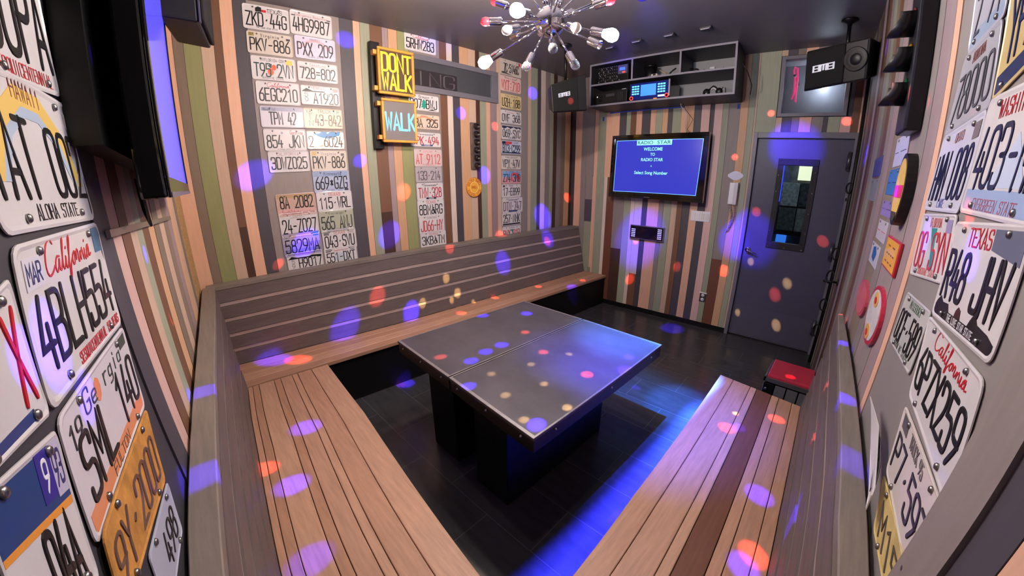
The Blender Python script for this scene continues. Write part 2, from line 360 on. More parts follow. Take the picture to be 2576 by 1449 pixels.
for k in range(1, len(lowb)-1):
    c = lowb[k][1]
    hi = {'dark': 'grey', 'brown': 'light', 'slate': 'slate', 'sage': 'sage'}.get(c, c)
    spl = [.55, .8, 1.1, .62, .5, .78, .9, .85, 1.0, .48, .95, .7, 1.05][k % 13]
    top = ZC if yl[k] < 1.30 else ZS
    if c == 'red': ib.append((yl[k], yl[k+1], [(.85, 'red'), (top, 'grey')]))
    elif yl[k] < 1.62: ib.append((yl[k], yl[k+1], [(top, c)]))
    else: ib.append((yl[k], yl[k+1], [(spl, c), (top, hi)]))
yt = yl[-1]
for k in range(len(uppb)-1):
    if yu[k+1] < 1.30 and yu[k] < 1.36: continue
    ib.append((yu[k], max(yu[k+1], 1.27), [(ZS, None), (ZC, uppb[k][1])]))
DY0, DY1, DZ = -.055, .872, 2.222            # door opening with its frame
ib.append((yl[-1], DY1, 'beige'))
ob = [(285, 'beige'), (330, 'slate'), (400, 'gb'), (455, 'peach'), (545, 'grey'), (630, 'slate'), (665, 'sage'), (755, 'pink'), (835, 'brown'), (890, 'peach'), (950, 'dark')]
yo = [sB(1850+u/2.898, 331) for u, _ in ob]
WY0, WY1, WZ0, WZ1 = .113, .655, 2.394, 2.917     # small window above the door
PAL[None] = PAL['grey']
over = [(DY1, yo[0], 'sage')] + [(yo[k], yo[k+1], ob[k][1]) for k in range(len(ob)-1)] + [(yo[-1], -.2, 'dark')]
mbB = []
def fB(s, z): return yB(s, z)
for a, b, c in over:
    if b < WY1+.02 and a > WY0-.02:
        mbB.append((a, b, [(DZ, None), (WZ0-.03, c)]))
        mbB.append((a, b, [(WZ1+.03, None), (ZC, c)]))
    else: mbB.append((a, b, [(DZ, None), (ZC, c)]))
ibz = []
for a, b, c in ib+mbB: ibz.append((a, b, c))
def boards_skip(name, items):
    mb = MB()
    for s0, s1, c in items:
        if isinstance(c, str): c = [(ZC, c)]
        lo = .06
        for zt, cn in c:
            if cn is None: lo = max(lo, zt); continue
            if zt <= lo: continue
            k = random.uniform(.93, 1.07); cc = tuple(x*k for x in PAL[cn])
            dn = NB*random.uniform(-.0012, .0012); g = .0012*(1 if s1 < s0 else -1)
            q = [yB(s0-g, zt)+dn, yB(s1+g, zt)+dn, yB(s1+g, lo)+dn, yB(s0-g, lo)+dn]
            mb.slab(q, NB, .016, cc); lo = zt
    return mb.build(name, WOODV)
struct(boards_skip('wall_far_right', ibz))
# solid backing behind the boards (dark joints), with the openings left free
mb = MB()
def backB(y0, y1, z0, z1): mb.slab([yB(y0, z1, -.02), yB(y1, z1, -.02), yB(y1, z0, -.02), yB(y0, z0, -.02)], NB, .08)
backB(3.3, DY1, 0, ZC); backB(DY1, WY1, DZ, ZC); backB(WY1, WY0, DZ, WZ0); backB(WY1, WY0, WZ1, ZC); backB(WY0, DY0, DZ, ZC); backB(DY0, -.35, 0, ZC)
struct(mb.build('trim_2', DARKPAINT))
mb = MB(); WX0, WX1, WAZ0, WAZ1 = 1.70, 2.74, 2.29, 2.60
def backA(x0, x1, z0, z1): mb.slab([Vector((x0, 3.131, z1)), Vector((x1, 3.131, z1)), Vector((x1, 3.131, z0)), Vector((x0, 3.131, z0))], NA, .08)
backA(-.5, 4.4, 0, ZC)
struct(mb.build('trim_3', DARKPAINT))
# ---- baseboard under the monitor wall
mb = MB(); mb.slab([yB(2.9, .062, .004), yB(.875, .062, .004), yB(.875, 0, .004), yB(2.9, 0, .004)], NB, .02); struct(mb.build('baseboard_right', BLACK))
# ---- near left wall (plates nearest the lens, monitor above) : boards from the plate panel to the corner
sd = [(.965, 1.08, 'slate'), (1.08, 1.17, 'pink'), (1.17, 1.27, 'brown'), (1.27, 1.36, 'beige'), (1.36, 1.46, 'sage'), (1.46, 1.58, 'brown'), (1.58, 1.70, 'tan'), (1.70, 1.84, 'gb'), (1.84, 1.98, 'beige'), (1.98, 2.12, 'gb'), (2.12, 2.26, 'mauve'), (2.26, 2.40, 'tan'), (2.40, 2.52, 'beige'), (2.52, 2.66, 'gb')]
struct(boards('wall_near_left', WOODV, [(a, b, c) for a, b, c in sd], lambda s, z: yD(s, z), 0, ZC, ND))
OSB = mat('chipped board edge', (176, 140, 92), rough=.8, noise=.45, nscale=60, bump=.4)
mb = MB(); mb.slab([yD(2.66, ZC, -.004), yD(3.13, ZC, -.004), yD(3.13, 0, -.004), yD(2.66, 0, -.004)], ND, .02); struct(mb.build('trim_4', OSB))
mb = MB(); mb.slab([yD(-.6, ZC, -.004), yD(.965, ZC, -.004), yD(.965, 0, -.004), yD(-.6, 0, -.004)], ND, .03); struct(mb.build('trim_5', DARKPAINT))
mb = MB(); mb.slab([yD(-.7, ZC, -.03), yD(3.3, ZC, -.03), yD(3.3, 0, -.03), yD(-.7, 0, -.03)], ND, .06); struct(mb.build('trim_6', DARKPAINT))
# ---- near right wall
sc = [(1.42, 1.36, 'peach')]
seq = ['mauve', 'grey', 'mauve', 'pink', 'beige', 'gb', 'mauve', 'grey', 'tan', 'gb', 'sage', 'grey', 'brown', 'dark', 'mauve', 'slate', 'brown', 'gb', 'slate', 'sage']
x = 1.42; k = 0
while x < 4.33:
    if x > 1.8: seq = [{'pink': 'grey', 'beige': 'gb', 'tan': 'brown'}.get(c, c) for c in seq]
    wd = [.13, .16, .12, .15, .13][k % 5]; sc.insert(0, (min(x+wd, 4.34), x, seq[k % len(seq)])); x += wd; k += 1
WALLC = boards('wall_near_right', WOODV, sc, lambda s, z: xC(s, z), 0, ZC, NC); struct(WALLC)
mb = MB(); mb.slab([xC(1.36, ZC, -.003), xC(.64, ZC, -.003), xC(.64, 0, -.003), xC(1.36, 0, -.003)], NC, .02); struct(mb.build('trim_7', GREYP))
mb = MB(); mb.slab([xC(.655, ZC, .006), xC(.545, ZC, .006), xC(.545, 0, .006), xC(.655, 0, .006)], NC, .03, PAL['grey']); struct(mb.build('trim_8', WOODV))
struct(boards('trim_9', WOODV, [(.545, .47, 'slate'), (.47, .36, 'peach'), (.36, .2, 'grey'), (.2, -.5, 'slate')], lambda s, z: xC(s, z), 0, ZC, NC))
mb = MB(); mb.slab([xC(4.5, ZC, -.02), xC(-.6, ZC, -.02), xC(-.6, 0, -.02), xC(4.5, 0, -.02)], NC, .08); struct(mb.build('trim_10', DARKPAINT))

# ------------------------------------------------------------------ floor of long dark tiles, ceiling
TILE = mat('dark wood-look tile', (56, 55, 58), rough=.24, noise=.25, nscale=3, stretch=(6, 1, 1))
def grout(m):
    nt = m.node_tree; b = nt.nodes['Principled BSDF']
    br = nt.nodes.new('ShaderNodeTexBrick'); geo = nt.nodes.new('ShaderNodeNewGeometry'); mp = nt.nodes.new('ShaderNodeMapping')
    mp.inputs['Rotation'].default_value = (0, 0, math.radians(90-2)); mp.inputs['Location'].default_value = (.11, .05, 0)
    nt.links.new(geo.outputs['Position'], mp.inputs['Vector']); nt.links.new(mp.outputs[0], br.inputs['Vector'])
    br.inputs['Scale'].default_value = 1.0; br.inputs['Brick Width'].default_value = .62; br.inputs['Row Height'].default_value = .31; br.inputs['Mortar Size'].default_value = .0022; br.inputs['Mortar Smooth'].default_value = .1
    src = b.inputs['Base Color'].links[0].from_socket
    mix = nt.nodes.new('ShaderNodeMix'); mix.data_type = 'RGBA'
    nt.links.new(br.outputs['Fac'], mix.inputs['Factor']); nt.links.new(src, mix.inputs[6]); mix.inputs[7].default_value = lin((78, 79, 84)) + (1,)
    nt.links.new(mix.outputs[2], b.inputs['Base Color'])
    nt.links.new(br.outputs['Fac'], nt.nodes.new('ShaderNodeMath').inputs[0])
grout(TILE)
mb = MB(); mb.box((2.0, 1.4, -.05), (6, 5, .1)); struct(mb.build('floor', TILE))
CEIL = mat('dark ceiling paint', (98, 94, 99), rough=.45, noise=.08, nscale=3)
mb = MB(); mb.box((2.0, 1.4, ZC+.05), (6, 5, .1)); struct(mb.build('ceiling', CEIL))

# ------------------------------------------------------------------ benches
def lerp(a, b, t): return a+(b-a)*t
def along(poly, t):
    P = [Vector(p) for p in poly]; d = [0]
    for a, b in zip(P, P[1:]): d.append(d[-1]+(b-a).length)
    s = t*d[-1]
    for k in range(len(P)-1):
        if s <= d[k+1] or k == len(P)-2: return lerp(P[k], P[k+1], (s-d[k])/(d[k+1]-d[k]))
def strip(mb, A0, A1, f0, f1, c, t, n, segs=6, gap=.0015, down=None):
    """one board between the lines A0 (back) and A1 (front), taking the fractions f0..f1 across"""
    top = []
    for k in range(segs+1):
        a = along(A0, k/segs); b = along(A1, k/segs); g = gap/max((b-a).length, 1e-6)
        top.append((lerp(a, b, f0+g), lerp(a, b, f1-g)))
    dv = (Vector(down) if down else -Vector(n))*t
    i = len(mb.v)
    for a, b in top: mb.v += [a, b, b+dv, a+dv]
    for k in range(segs):
        p = i+4*k; q = p+4
        mb.face([p, p+1, q+1, q], c); mb.face([p+1, p+2, q+2, q+1], c); mb.face([p+2, p+3, q+3, q+2], c); mb.face([p+3, p, q, q+3], c)
    mb.face([i+3, i+2, i+1, i], c); e = i+4*segs; mb.face([e, e+1, e+2, e+3], c)
OAK = [lin(c) for c in ((184, 140, 114), (178, 134, 108), (190, 148, 122), (174, 132, 107), (184, 142, 118), (170, 128, 103))]
SLATD = lin((104, 93, 91)); SLATL = lin((170, 150, 144)); LEDG = lin((124, 114, 106))
SZ = .41; LZ = 1.045
def bench(label, backtop, backfoot, front, wm, cuts, cols, ends, seat_ends=None, ledge_wall=None, rough=None):
    r = thing('slatted_bench', label, 'bench', (along(front, .5).x, along(front, .5).y, 0), 'built-in benches round the room')
    mb = MB()
    for k in range(len(cuts)-1): strip(mb, backfoot, front, cuts[k], cuts[k+1], cols[k], .032, (0, 0, 1), down=(0, 0, -1))
    mb.build('seat', wm, r, bev=.0025, seg=1)
    mb = MB()     # back: wide dark boards with pale strips between them
    ft = [Vector(p)+Vector((0, 0, .001)) for p in backfoot]; tp = [Vector(p)-Vector((0, 0, .034)) for p in backtop]
    e0 = along(tp, 0)-along(ft, 0); al = along(ft, 1)-along(ft, 0); n = al.cross(e0).normalized()
    if n.dot(along(front, .5)-along(ft, .5)) < 0: n = -n
    fr = [0, .155, .205, .36, .41, .565, .615, .77, .82, 1.0]
    for k in range(len(fr)-1):
        f0, f1 = 1-fr[k+1], 1-fr[k]
        d = k % 2; strip(mb, [p-n*(.006 if d else 0) for p in ft], [p-n*(.006 if d else 0) for p in tp], f0, f1, SLATL if d else SLATD, .016, n)
    mb.build('backrest', wm, r)
    mb = MB(); strip(mb, ledge_wall, backtop, 0, 1, LEDG, .034, (0, 0, 1), down=(0, 0, -1)); mb.build('ledge', wm, r, bev=.003, seg=1)
    mb = MB()     # black plinth, set back below the seat
    inn = [lerp(Vector(a), Vector(b), .94) for a, b in zip([along(backfoot, k/6) for k in range(7)], [along(front, k/6) for k in range(7)])]
    bk = [along(backfoot, k/6) for k in range(7)]
    q = [Vector((p.x, p.y, 0)) for p in inn]+[Vector((p.x, p.y, 0)) for p in reversed(bk)]
    z = Vector((0, 0, SZ-.034)); i = len(mb.v); N = len(q); mb.v += q + [p+z for p in q]
    mb.face([i+N-1-k for k in range(N)]); mb.face([i+N+k for k in range(N)])
    for k in range(N): mb.face([i+k, i+(k+1) % N, i+N+(k+1) % N, i+N+k])
    mb.build('base', BLACK, r)
    return r
def Z3(l, z): return [Vector((a, b, z)) for a, b in l]
# long bench under the far left wall
af = Z3([(-.09, 2.62), (.575, 2.592), (1.156, 2.562), (1.659, 2.54), (2.493, 2.505), (4.195, 2.46)], SZ)
ab = Z3([(-.09, 3.03), (.04, 3.025), (.408, 2.99), (.838, 2.955), (1.328, 2.91), (2.537, 2.865), (4.172, 2.815)], SZ)
at_ = Z3([(-.06, 2.992), (.9, 3.0), (2.067, 2.972), (3.0, 2.95), (4.155, 2.93)], LZ); aw = Z3([(-.06, 3.088), (.9, 3.09), (4.145, 3.09)], LZ)
bench('long slatted bench along the far left wall, under the tall run of plates', at_, ab, af, WOODX, [0, .26, .5, .76, 1], OAK[:4], None, ledge_wall=aw)
# side bench at the left
df = Z3([(.575, 2.565), (.553, 1.804), (.514, 1.335), (.455, .631), (.43, .35)], SZ)
db = Z3([(.028, 2.60), (.010, 2.463), (-.031, 1.814), (-.064, 1.414), (-.1, 1.0), (-.13, .35)], SZ)
dt = Z3([(-.002, 2.98), (-.035, 2.2), (-.067, 1.677), (-.101, 1.087), (-.134, .617), (-.15, .35)], LZ); dw = Z3([(-.085, 2.98), (-.117, 2.15), (-.143, 1.62), (-.172, 1.1), (-.196, .667), (-.206, .35)], LZ)
dfoot = Z3([(.03, 2.97), (.010, 2.463), (-.031, 1.814), (-.064, 1.414), (-.1, 1.0), (-.13, .35)], SZ)
r = bench('slatted bench of bare boards down the left side, butting against the long one', dt, db, df, WOODY, [0, .055, .13, .31, .39, .53, .60, .78, 1], [OAK[k % 6] for k in (0, 3, 2, 1, 4, 2, 0, 2)], None, ledge_wall=dw)
# side bench at the right, ending short of the door
cf = Z3([(2.488, .466), (1.175, .434), (.681, .407), (.5, .40)], SZ)
cb = Z3([(2.425, -.058), (1.778, -.084), (1.442, -.101), (1.133, -.123), (.5, -.165)], SZ)
ct = Z3([(2.40, -.098), (2.16, -.104), (1.542, -.124), (1.138, -.146), (.814, -.158), (.5, -.182)], LZ); cw = Z3([(2.42, -.125), (2.2, -.14), (1.67, -.172), (1.27, -.194), (.925, -.213), (.5, -.235)], LZ)
DKB = lin((112, 72, 54))
bench('slatted bench at the right with one dark brown seat board, ending short of the door', ct, cb, cf, WOODX, [0, .10, .25, .34, .52, .60, .82, 1], [OAK[1], OAK[3], OAK[0], DKB, OAK[2], OAK[4], OAK[0]], None, ledge_wall=cw)

# ------------------------------------------------------------------ the two-leaf metal table
ZINC = mat('dull zinc sheet', (84, 79, 86), rough=.5, metal=.3, noise=.22, nscale=5, stretch=(1.5, 1, 1), bump=.03)
ZEDGE = mat('zinc edge trim', (158, 154, 156), rough=.38, metal=.7, noise=.15, nscale=30)
TH = .737
q = [hit((1000, 858), ZP(TH)), hit((1320, 758), ZP(TH)), hit((1665, 868), ZP(TH)), hit((1342, 1105), ZP(TH))]
ml, mr = hit((1128, 950), ZP(TH)), hit((1467, 803.5), ZP(TH))
def table(label, P, ped, grp):
    c = sum(P, Vector())/4; r = thing('low_table', label, 'table', (c.x, c.y, 0), grp)
    mb = MB(); mb.slab(P, (0, 0, 1), .012); mb.build('tabletop', ZINC, r)
    ins = [p+(c-p)*.028 for p in P]
    mb = MB()
    for k in range(4):
        j = (k+1) % 4; mb.slab([P[k]+UP*.003, P[j]+UP*.003, ins[j]+UP*.003, ins[k]+UP*.003], (0, 0, 1), .006)
    mb.build('edge_trim', ZEDGE, r)
    z = Vector((0, 0, -.0125)); mb = MB(); mb.hexa([p*1.0+z+(c-p)*.006+Vector((0, 0, -.065)) for p in P], [p+z+(c-p)*.006 for p in P]); mb.build('apron', BLACKM, r, bev=.003)
    for k in range(4):
        j = (k+1) % 4
        n = (P[j]-P[k]).cross(UP).normalized()
        if n.dot(P[k]-c) < 0: n = -n
        for t in (.12, .5, .88):
            b = MB(); b.lathe(lerp(P[k], P[j], t)-UP*.03-n*.006, n, [(.006, 0), (.006, .006), (.0035, .011), (0, .012)], 8); b.build('stud', BOLT, r)
    mb = MB(); mb.hexa([p+(ped-p)*.0+Vector((0, 0, 0)) for p in pedq(ped, .0)], [p for p in pedq(ped, TH-.078)]); mb.build('pedestal', BLACK, r, bev=.004)
    return r
def pedq(c, z): return [Vector((c.x+a*.45, c.y+b*.13, z)) for a, b in ((-1, -1), (1, -1), (1, 1), (-1, 1))]
e = (mr-ml).normalized().cross(UP)*.004
if e.y < 0: e = -e
t1 = [q[0], q[1], mr+e, ml+e]; t2 = [ml-e, mr-e, q[2], q[3]]
c1 = sum(t1, Vector())/4; c2 = sum(t2, Vector())/4
table('dull zinc-topped table leaf on a black pedestal, the half nearer the long bench', t1, Vector((c1.x, c1.y+.0, 0)), 'two table leaves pushed together')
table('dull zinc-topped table leaf on a black pedestal, the half lit blue, nearer the right bench', t2, Vector((c2.x, c2.y+.13, 0)), 'two table leaves pushed together')

# ------------------------------------------------------------------ license plates
KBLK, KRED, KBLU, KGRN, KNAV = (26, 25, 28), (190, 38, 48), (40, 62, 120), (48, 74, 62), (28, 32, 66)
def pm(col, rough=.34):
    return mat('plate paint %d %d %d' % col, col, rough=rough, spec=.5, coat=.25, noise=.05, nscale=14)
def im(col): return mat('plate ink %d %d %d' % col, col, rough=.35, coat=.2)
WHT, CRM, GRY = (206, 202, 202), (200, 190, 178), (184, 180, 182)
def plate(c4, n, label, num, bg=WHT, ink_col=KBLK, top=None, bot=None, bands=(), stick=(), numbox=(.07, .16, .93, .70), bolts=(), gr='license plates screwed to the walls', bow=0.0, script=None, small=(), shapes=(), wd=None, rust=None):
    """c4: TL, TR, BR, BL corners in the world; n: out of the wall"""
    TL, TR, BR, BL = [Vector(p) for p in c4]; n = Vector(n)
    cen = (TL+TR+BR+BL)/4
    r = thing('license_plate', label, 'license plate', cen, gr)
    def P(u, v, h):
        return BL*((1-u)*(1-v)) + BR*(u*(1-v)) + TL*((1-u)*v) + TR*(u*v) + n*(h + bow*4*(v-.5)**2)
    WU, HV = .305, .152
    def Q(x, y, h): return P(x/WU, y/HV, h)                   # millimetre-true coordinates on the plate
    rad = .014; arc = []
    for cx, cy, a0 in ((WU-rad, HV-rad, 0), (rad, HV-rad, 90), (rad, rad, 180), (WU-rad, rad, 270)):
        for a in (0, 30, 60, 90): arc.append((cx+rad*math.cos(math.radians(a0+a)), cy+rad*math.sin(math.radians(a0+a))))
    def ins(d): return [(WU/2+(x-WU/2)*(1-2*d/WU), HV/2+(y-HV/2)*(1-2*d/HV)) for x, y in arc]
    mb = MB(); N = len(arc); levels = [(arc, 0), (arc, .0022), (ins(.0035), .0032), (ins(.0075), .0016)]
    i0 = len(mb.v)
    for pts, h in levels: mb.v += [Q(x, y, h) for x, y in pts]
    mb.face([i0+N-1-k for k in range(N)])
    for l in range(3):
        for k in range(N):
            a = i0+l*N+k; b = i0+l*N+(k+1) % N; mb.face([a, b, b+N, a+N])
    nv = 6; i1 = len(mb.v)                                     # face sheet as rows so that a bowed plate bends
    if bow:
        for j in range(nv+1):
            y = .0075+(HV-.015)*j/nv; mb.v += [Q(.0075, y, .0016), Q(WU-.0075, y, .0016)]
        for j in range(nv): a = i1+2*j; mb.face([a, a+1, a+3, a+2])
    else: mb.face([i0+3*N+k for k in range(N)])
    mb.build('plate_blank', rust or pm(bg), r)
    for k, (u0, v0, u1, v1, col) in enumerate(bands):
        b = MB(); b.hexa([P(u0, v0, .001), P(u1, v0, .001), P(u1, v1, .001), P(u0, v1, .001)], [P(u0, v0, .0021), P(u1, v0, .0021), P(u1, v1, .0021), P(u0, v1, .0021)]); b.build('color_band', pm(col), r)
    for pts, col in shapes:
        b = MB(); b.hexa([P(u, v, .001) for u, v in pts], [P(u, v, .0023) for u, v in pts]); b.build('printed_graphic', im(col), r)
    if num:
        b = MB(); x0, y0, x1, y1 = numbox
        write(b, num, Q, x0*WU, y0*HV, x1*WU, y1*HV, wd or .0085, .0034, gap=.36, asp=.52); b.build('plate_number', im(ink_col), r)
    if top:
        t, col, x0, y0, x1, y1 = top
        b = MB(); write(b, t, Q, x0*WU, y0*HV, x1*WU, y1*HV, .0034 if y1-y0 > .13 else .0024, .0026, gap=.4, asp=.75); b.build('state_name', im(col), r)
    if script:
        col, x0, y0, x1, y1 = script; b = MB(); sx = (x1-x0)*WU/6.6; sy = (y1-y0)*HV/2.6
        ink(b, [[(x0*WU+(q[0]+q[1]*.18)*sx, y0*HV+(q[1]+.6)*sy) for q in chaikin(pl, 1)] for pl in CALI], Q, .0030, .0026); b.build('state_name', im(col), r)
    if bot:
        t, col, x0, y0, x1, y1 = bot
        b = MB(); write(b, t, Q, x0*WU, y0*HV, x1*WU, y1*HV, .0026 if y1-y0 > .1 else .0019, .0025, gap=.4, asp=.7); b.build('motto', im(col), r)
    for t, col, x0, y0, x1, y1 in small:
        b = MB(); write(b, t, Q, x0*WU, y0*HV, x1*WU, y1*HV, .0028, .0032, gap=.35, asp=.7); b.build('small_text', im(col), r)
    for u0, v0, u1, v1, col, t, tcol in stick:
        b = MB(); b.hexa([P(u0, v0, .0018), P(u1, v0, .0018), P(u1, v1, .0018), P(u0, v1, .0018)], [P(u0, v0, .0026), P(u1, v0, .0026), P(u1, v1, .0026), P(u0, v1, .0026)]); so = b.build('sticker', pm(col), r)
        if t:
            b = MB(); du = (u1-u0)*.12; dv = (v1-v0)*.2; write(b, t, lambda x, y, h: Q(x, y, h+.0024), (u0+du)*WU, (v0+dv)*HV, (u1-du)*WU, (v1-dv)*HV, .003 if v1-v0 < .25 else .005, .0006, asp=.7); b.build('sticker_text', im(tcol), so)
    for u, v in bolts:
        b = MB(); b.lathe(P(u, v, .0015), n, [(.0062, 0), (.0062, .0028), (.0045, .005), (0, .0056)], 10); b.build('bolt', BOLT, r)
    return r
def pA(tl, br, label, num, **k):
    a, b = A(tl, .003), A(br, .003)
    if k.pop('cut', False): b.z = a.z-.152*(b.x-a.x)/.305
    c4 = [Vector((a.x, a.y, a.z)), Vector((b.x, a.y, a.z)), Vector((b.x, a.y, b.z)), Vector((a.x, a.y, b.z))]
    k.setdefault('bolts', ((.22, .9), (.78, .9))); k.setdefault('wd', .0100)
    return plate(c4, NA, label, num, **k)
def TX(c=KRED): return ('TEXAS', c, .33, .78, .67, .93)
E2 = 'in the paired run, left column'; E3 = 'in the paired run, right column'
# left column of the two-column run
pA((606.9, 5.8), (729, 86), 'white license plate reading ZKD 44G at the top left of the paired run', 'ZKD.44G', top=('TEXAS', KBLK, .52, .74, .84, .9), shapes=[([(.27, .74), (.4, .74), (.4, .92), (.33, .95), (.27, .88)], KBLK), ([(.4, .74), (.5, .74), (.5, .84), (.4, .84)], KRED)], bot=('THE LONE STAR STATE', (90, 88, 90), .25, .07, .75, .12))
pA((618, 75), (737.3, 145), 'cream license plate reading PKV 886, second down, '+E2, 'PKV-886', bg=CRM, top=('Virginia', KBLK, .3, .78, .7, .92), stick=[(.04, .78, .16, .94, (170, 150, 90), '07', (60, 54, 40)), (.86, .74, .95, .84, (60, 58, 60), None, None)])
pA((628.6, 137.7), (746, 207.7), 'license plate with two oranges reading T95 2VN '+E2, 'T95 2VN', ink_col=(50, 76, 74), top=('MYFLORIDA.COM', KGRN, .22, .8, .74, .92), bot=('SUNSHINE STATE', KGRN, .22, .06, .7, .15), shapes=[([(.42+.07*math.cos(a/8*2*PI), .36+.16*math.sin(a/8*2*PI)) for a in range(8)], (226, 98, 62)), ([(.5+.055*math.cos(a/8*2*PI), .56+.13*math.sin(a/8*2*PI)) for a in range(8)], (226, 98, 62)), ([(.36, .62), (.46, .72), (.44, .5)], (60, 90, 80))], stick=[(.78, .72, .93, .92, (206, 196, 96), None, None)])
pA((641, 202), (757, 266.7), 'white license plate with red cursive name reading 6EGC210 '+E2, '6EGC210', script=(KRED, .24, .68, .76, .97))
pA((651.8, 265.7), (767.7, 322.7), 'pale blue-topped license plate reading TPM 42 '+E2, 'TPM 42', bg=(200, 198, 208), numbox=(.2, .16, .8, .72), bands=[(.03, .78, .97, .95, (150, 152, 176))], top=('Rhode Isl', KNAV, .07, .79, .35, .91), stick=[(.36, .05, .64, .15, (206, 204, 208), None, None)])
pA((660.5, 323.7), (773.5, 379.2), 'white license plate reading 854 JKN '+E2, '854 JKN', top=('Carolina', KRED, .62, .76, .92, .93), small=[('s', (60, 80, 130), .4, .78, .46, .92)], bot=('mileage permitted', (90, 90, 96), .25, .06, .75, .11))
pA((672, 380.7), (781.3, 431), 'white license plate reading 3DWZ025 '+E2+', above a gap', '3DWZ025', top=('CALIFORNIA', (120, 60, 60), .22, .79, .74, .92))
pA((691.4, 490.3), (798.2, 537), 'tan and pink license plate reading 8A 2082 '+E2, '8A 2082', bg=(190, 160, 146), numbox=(.1, .36, .92, .88), bands=[(.03, .06, .97, .3, (206, 164, 158)), (.03, .8, .97, .95, (180, 150, 110))], top=('SouthDakota', (160, 60, 62), .12, .08, .58, .27), small=[('great faces', (150, 80, 80), .64, .1, .94, .2)])
pA((700, 538.6), (805.4, 587), 'white license plate reading 24 Z027 '+E2, '24-Z027', top=('TENN', (70, 68, 70), .34, .82, .58, .94), shapes=[([(.26, .775), (.64, .775), (.64, .785), (.26, .785)], (70, 68, 70))])
pA((707.3, 590.3), (812, 634), 'blue and lilac license plate reading 5829MA '+E2, '5829MA', bg=(150, 144, 178), bands=[(.03, .56, .97, .95, (176, 166, 186)), (.03, .06, .97, .3, (120, 120, 160))], top=('CALIFORNIA', KRED, .24, .8, .76, .92), stick=[(.8, .78, .95, .95, (64, 130, 150), None, None)], small=[('MAY', KBLK, .06, .78, .2, .9)])
pA((719.4, 640), (818, 684), 'license plate with a black mountain skyline reading H9017, bottom of the left column', 'H9017', numbox=(.32, .12, .95, .62), cut=True, top=('NEBRASKA', KRED, .28, .82, .72, .94), shapes=[([(.03, .64), (.97, .64), (.97, .72), (.7, .76), (.6, .7), (.3, .71), (.14, .8)], KBLK)], small=[('5', KBLK, .12, .4, .2, .6), ('9', KBLK, .12, .12, .2, .34)])
# right column of the two-column run
pA((726.7, 21.7), (836.3, 100.5), 'white license plate reading 4HG9987 at the top right of the paired run', '4HG9987', top=('Emergency Response', (180, 130, 140), .12, .78, .88, .88), stick=[(.04, .76, .13, .81, (80, 78, 84), None, None), (.87, .76, .96, .81, (80, 78, 84), None, None)])
pA((738.7, 86), (845, 157), 'license plate with a faint rainbow reading PXX 209 '+E3, 'PXX 209', bg=(200, 196, 214), top=('HAWAII', (130, 80, 84), .38, .82, .62, .92), bot=('ALOHA STATE', (96, 80, 110), .3, .06, .7, .14), shapes=[([(.12, .5), (.2, .5), (.34, .72), (.5, .78), (.66, .72), (.8, .5), (.88, .5), (.7, .8), (.5, .88), (.3, .8)], (206, 170, 180))])
pA((746, 152), (850.8, 212.6), 'white license plate with two bars reading 728 802 '+E3, '728=802', top=('Taxation', (150, 110, 120), .3, .82, .7, .92), bot=('Washington, D.C.', (140, 90, 100), .2, .05, .8, .13), bands=[(.03, .76, .97, .775, (170, 120, 130)), (.03, .15, .97, .165, (170, 120, 130))])
pA((754.2, 212.6), (856, 269), 'license plate with a black mountain skyline reading A1920 '+E3, 'A1920', numbox=(.32, .1, .95, .64), top=('NEBRASKA', KRED, .28, .82, .72, .94), shapes=[([(.03, .68), (.9, .68), (.6, .74), (.3, .73), (.15, .86)], KBLK)], small=[('5', KBLK, .1, .42, .18, .64), ('9', KBLK, .1, .12, .18, .36)], stick=[(.82, .74, .96, .92, (190, 110, 120), None, None)])
pA((760.5, 270.5), (863.4, 326), 'shiny cream truck plate reading 43 842 '+E3, '43-842', bg=(206, 194, 172), ink_col=(122, 108, 96), numbox=(.3, .16, .95, .68), top=('VA  TRUCK  P', (60, 54, 50), .08, .78, .92, .92), small=[('T', (110, 96, 84), .12, .46, .22, .72), ('N', (110, 96, 84), .14, .14, .24, .4)])
pA((768.7, 328.5), (869.2, 376.8), 'crumpled license plate with blue sky reading 6024 '+E3, '2  6024', bg=(196, 190, 178), ink_col=(84, 76, 74), shapes=[([(.3, .72), (.42, .62), (.6, .58), (.72, .7), (.86, .76), (.9, .95), (.2, .95), (.22, .82)], (44, 128, 186))], rust=mat('crumpled reflective sheet', (200, 192, 180), rough=.2, metal=.3, noise=.3, nscale=40, bump=.6))
pA((778.4, 379.2), (875, 429), 'cream license plate reading PKV 886, lower one, '+E3, 'PKV-886', bg=CRM, top=('Virginia', (120, 110, 120), .3, .78, .7, .92), stick=[(.05, .76, .17, .95, (190, 160, 96), None, None), (.84, .74, .93, .86, (110, 104, 104), None, None)])
pA((784.6, 430), (881.3, 480.7), 'sky blue license plate reading 669 GZG '+E3, '669*GZG', bg=(168, 178, 200), bands=[(.03, .72, .97, .95, (140, 158, 190))], top=('Minnesota', KNAV, .3, .78, .78, .93), bot=('10,000 lakes', (80, 90, 120), .36, .05, .78, .13), stick=[(.06, .04, .2, .16, (180, 184, 196), None, None), (.84, .05, .95, .15, (70, 70, 84), None, None)])
pA((794.3, 484.5), (888.5, 526.6), 'white license plate reading 115 WRL '+E3, '115.WRL', top=TX())
pA((800, 531.4), (893.3, 577.3), 'green-grey license plate reading 565 ANJ '+E3, '565 ANJ', bg=(168, 172, 152), top=('Mississippi', KGRN, .28, .8, .72, .92), bands=[(.18, .05, .8, .12, (84, 96, 130))], stick=[(.05, .05, .16, .18, (210, 208, 204), None, None), (.82, .08, .94, .24, (210, 208, 204), None, None)], ink_col=(50, 52, 54))
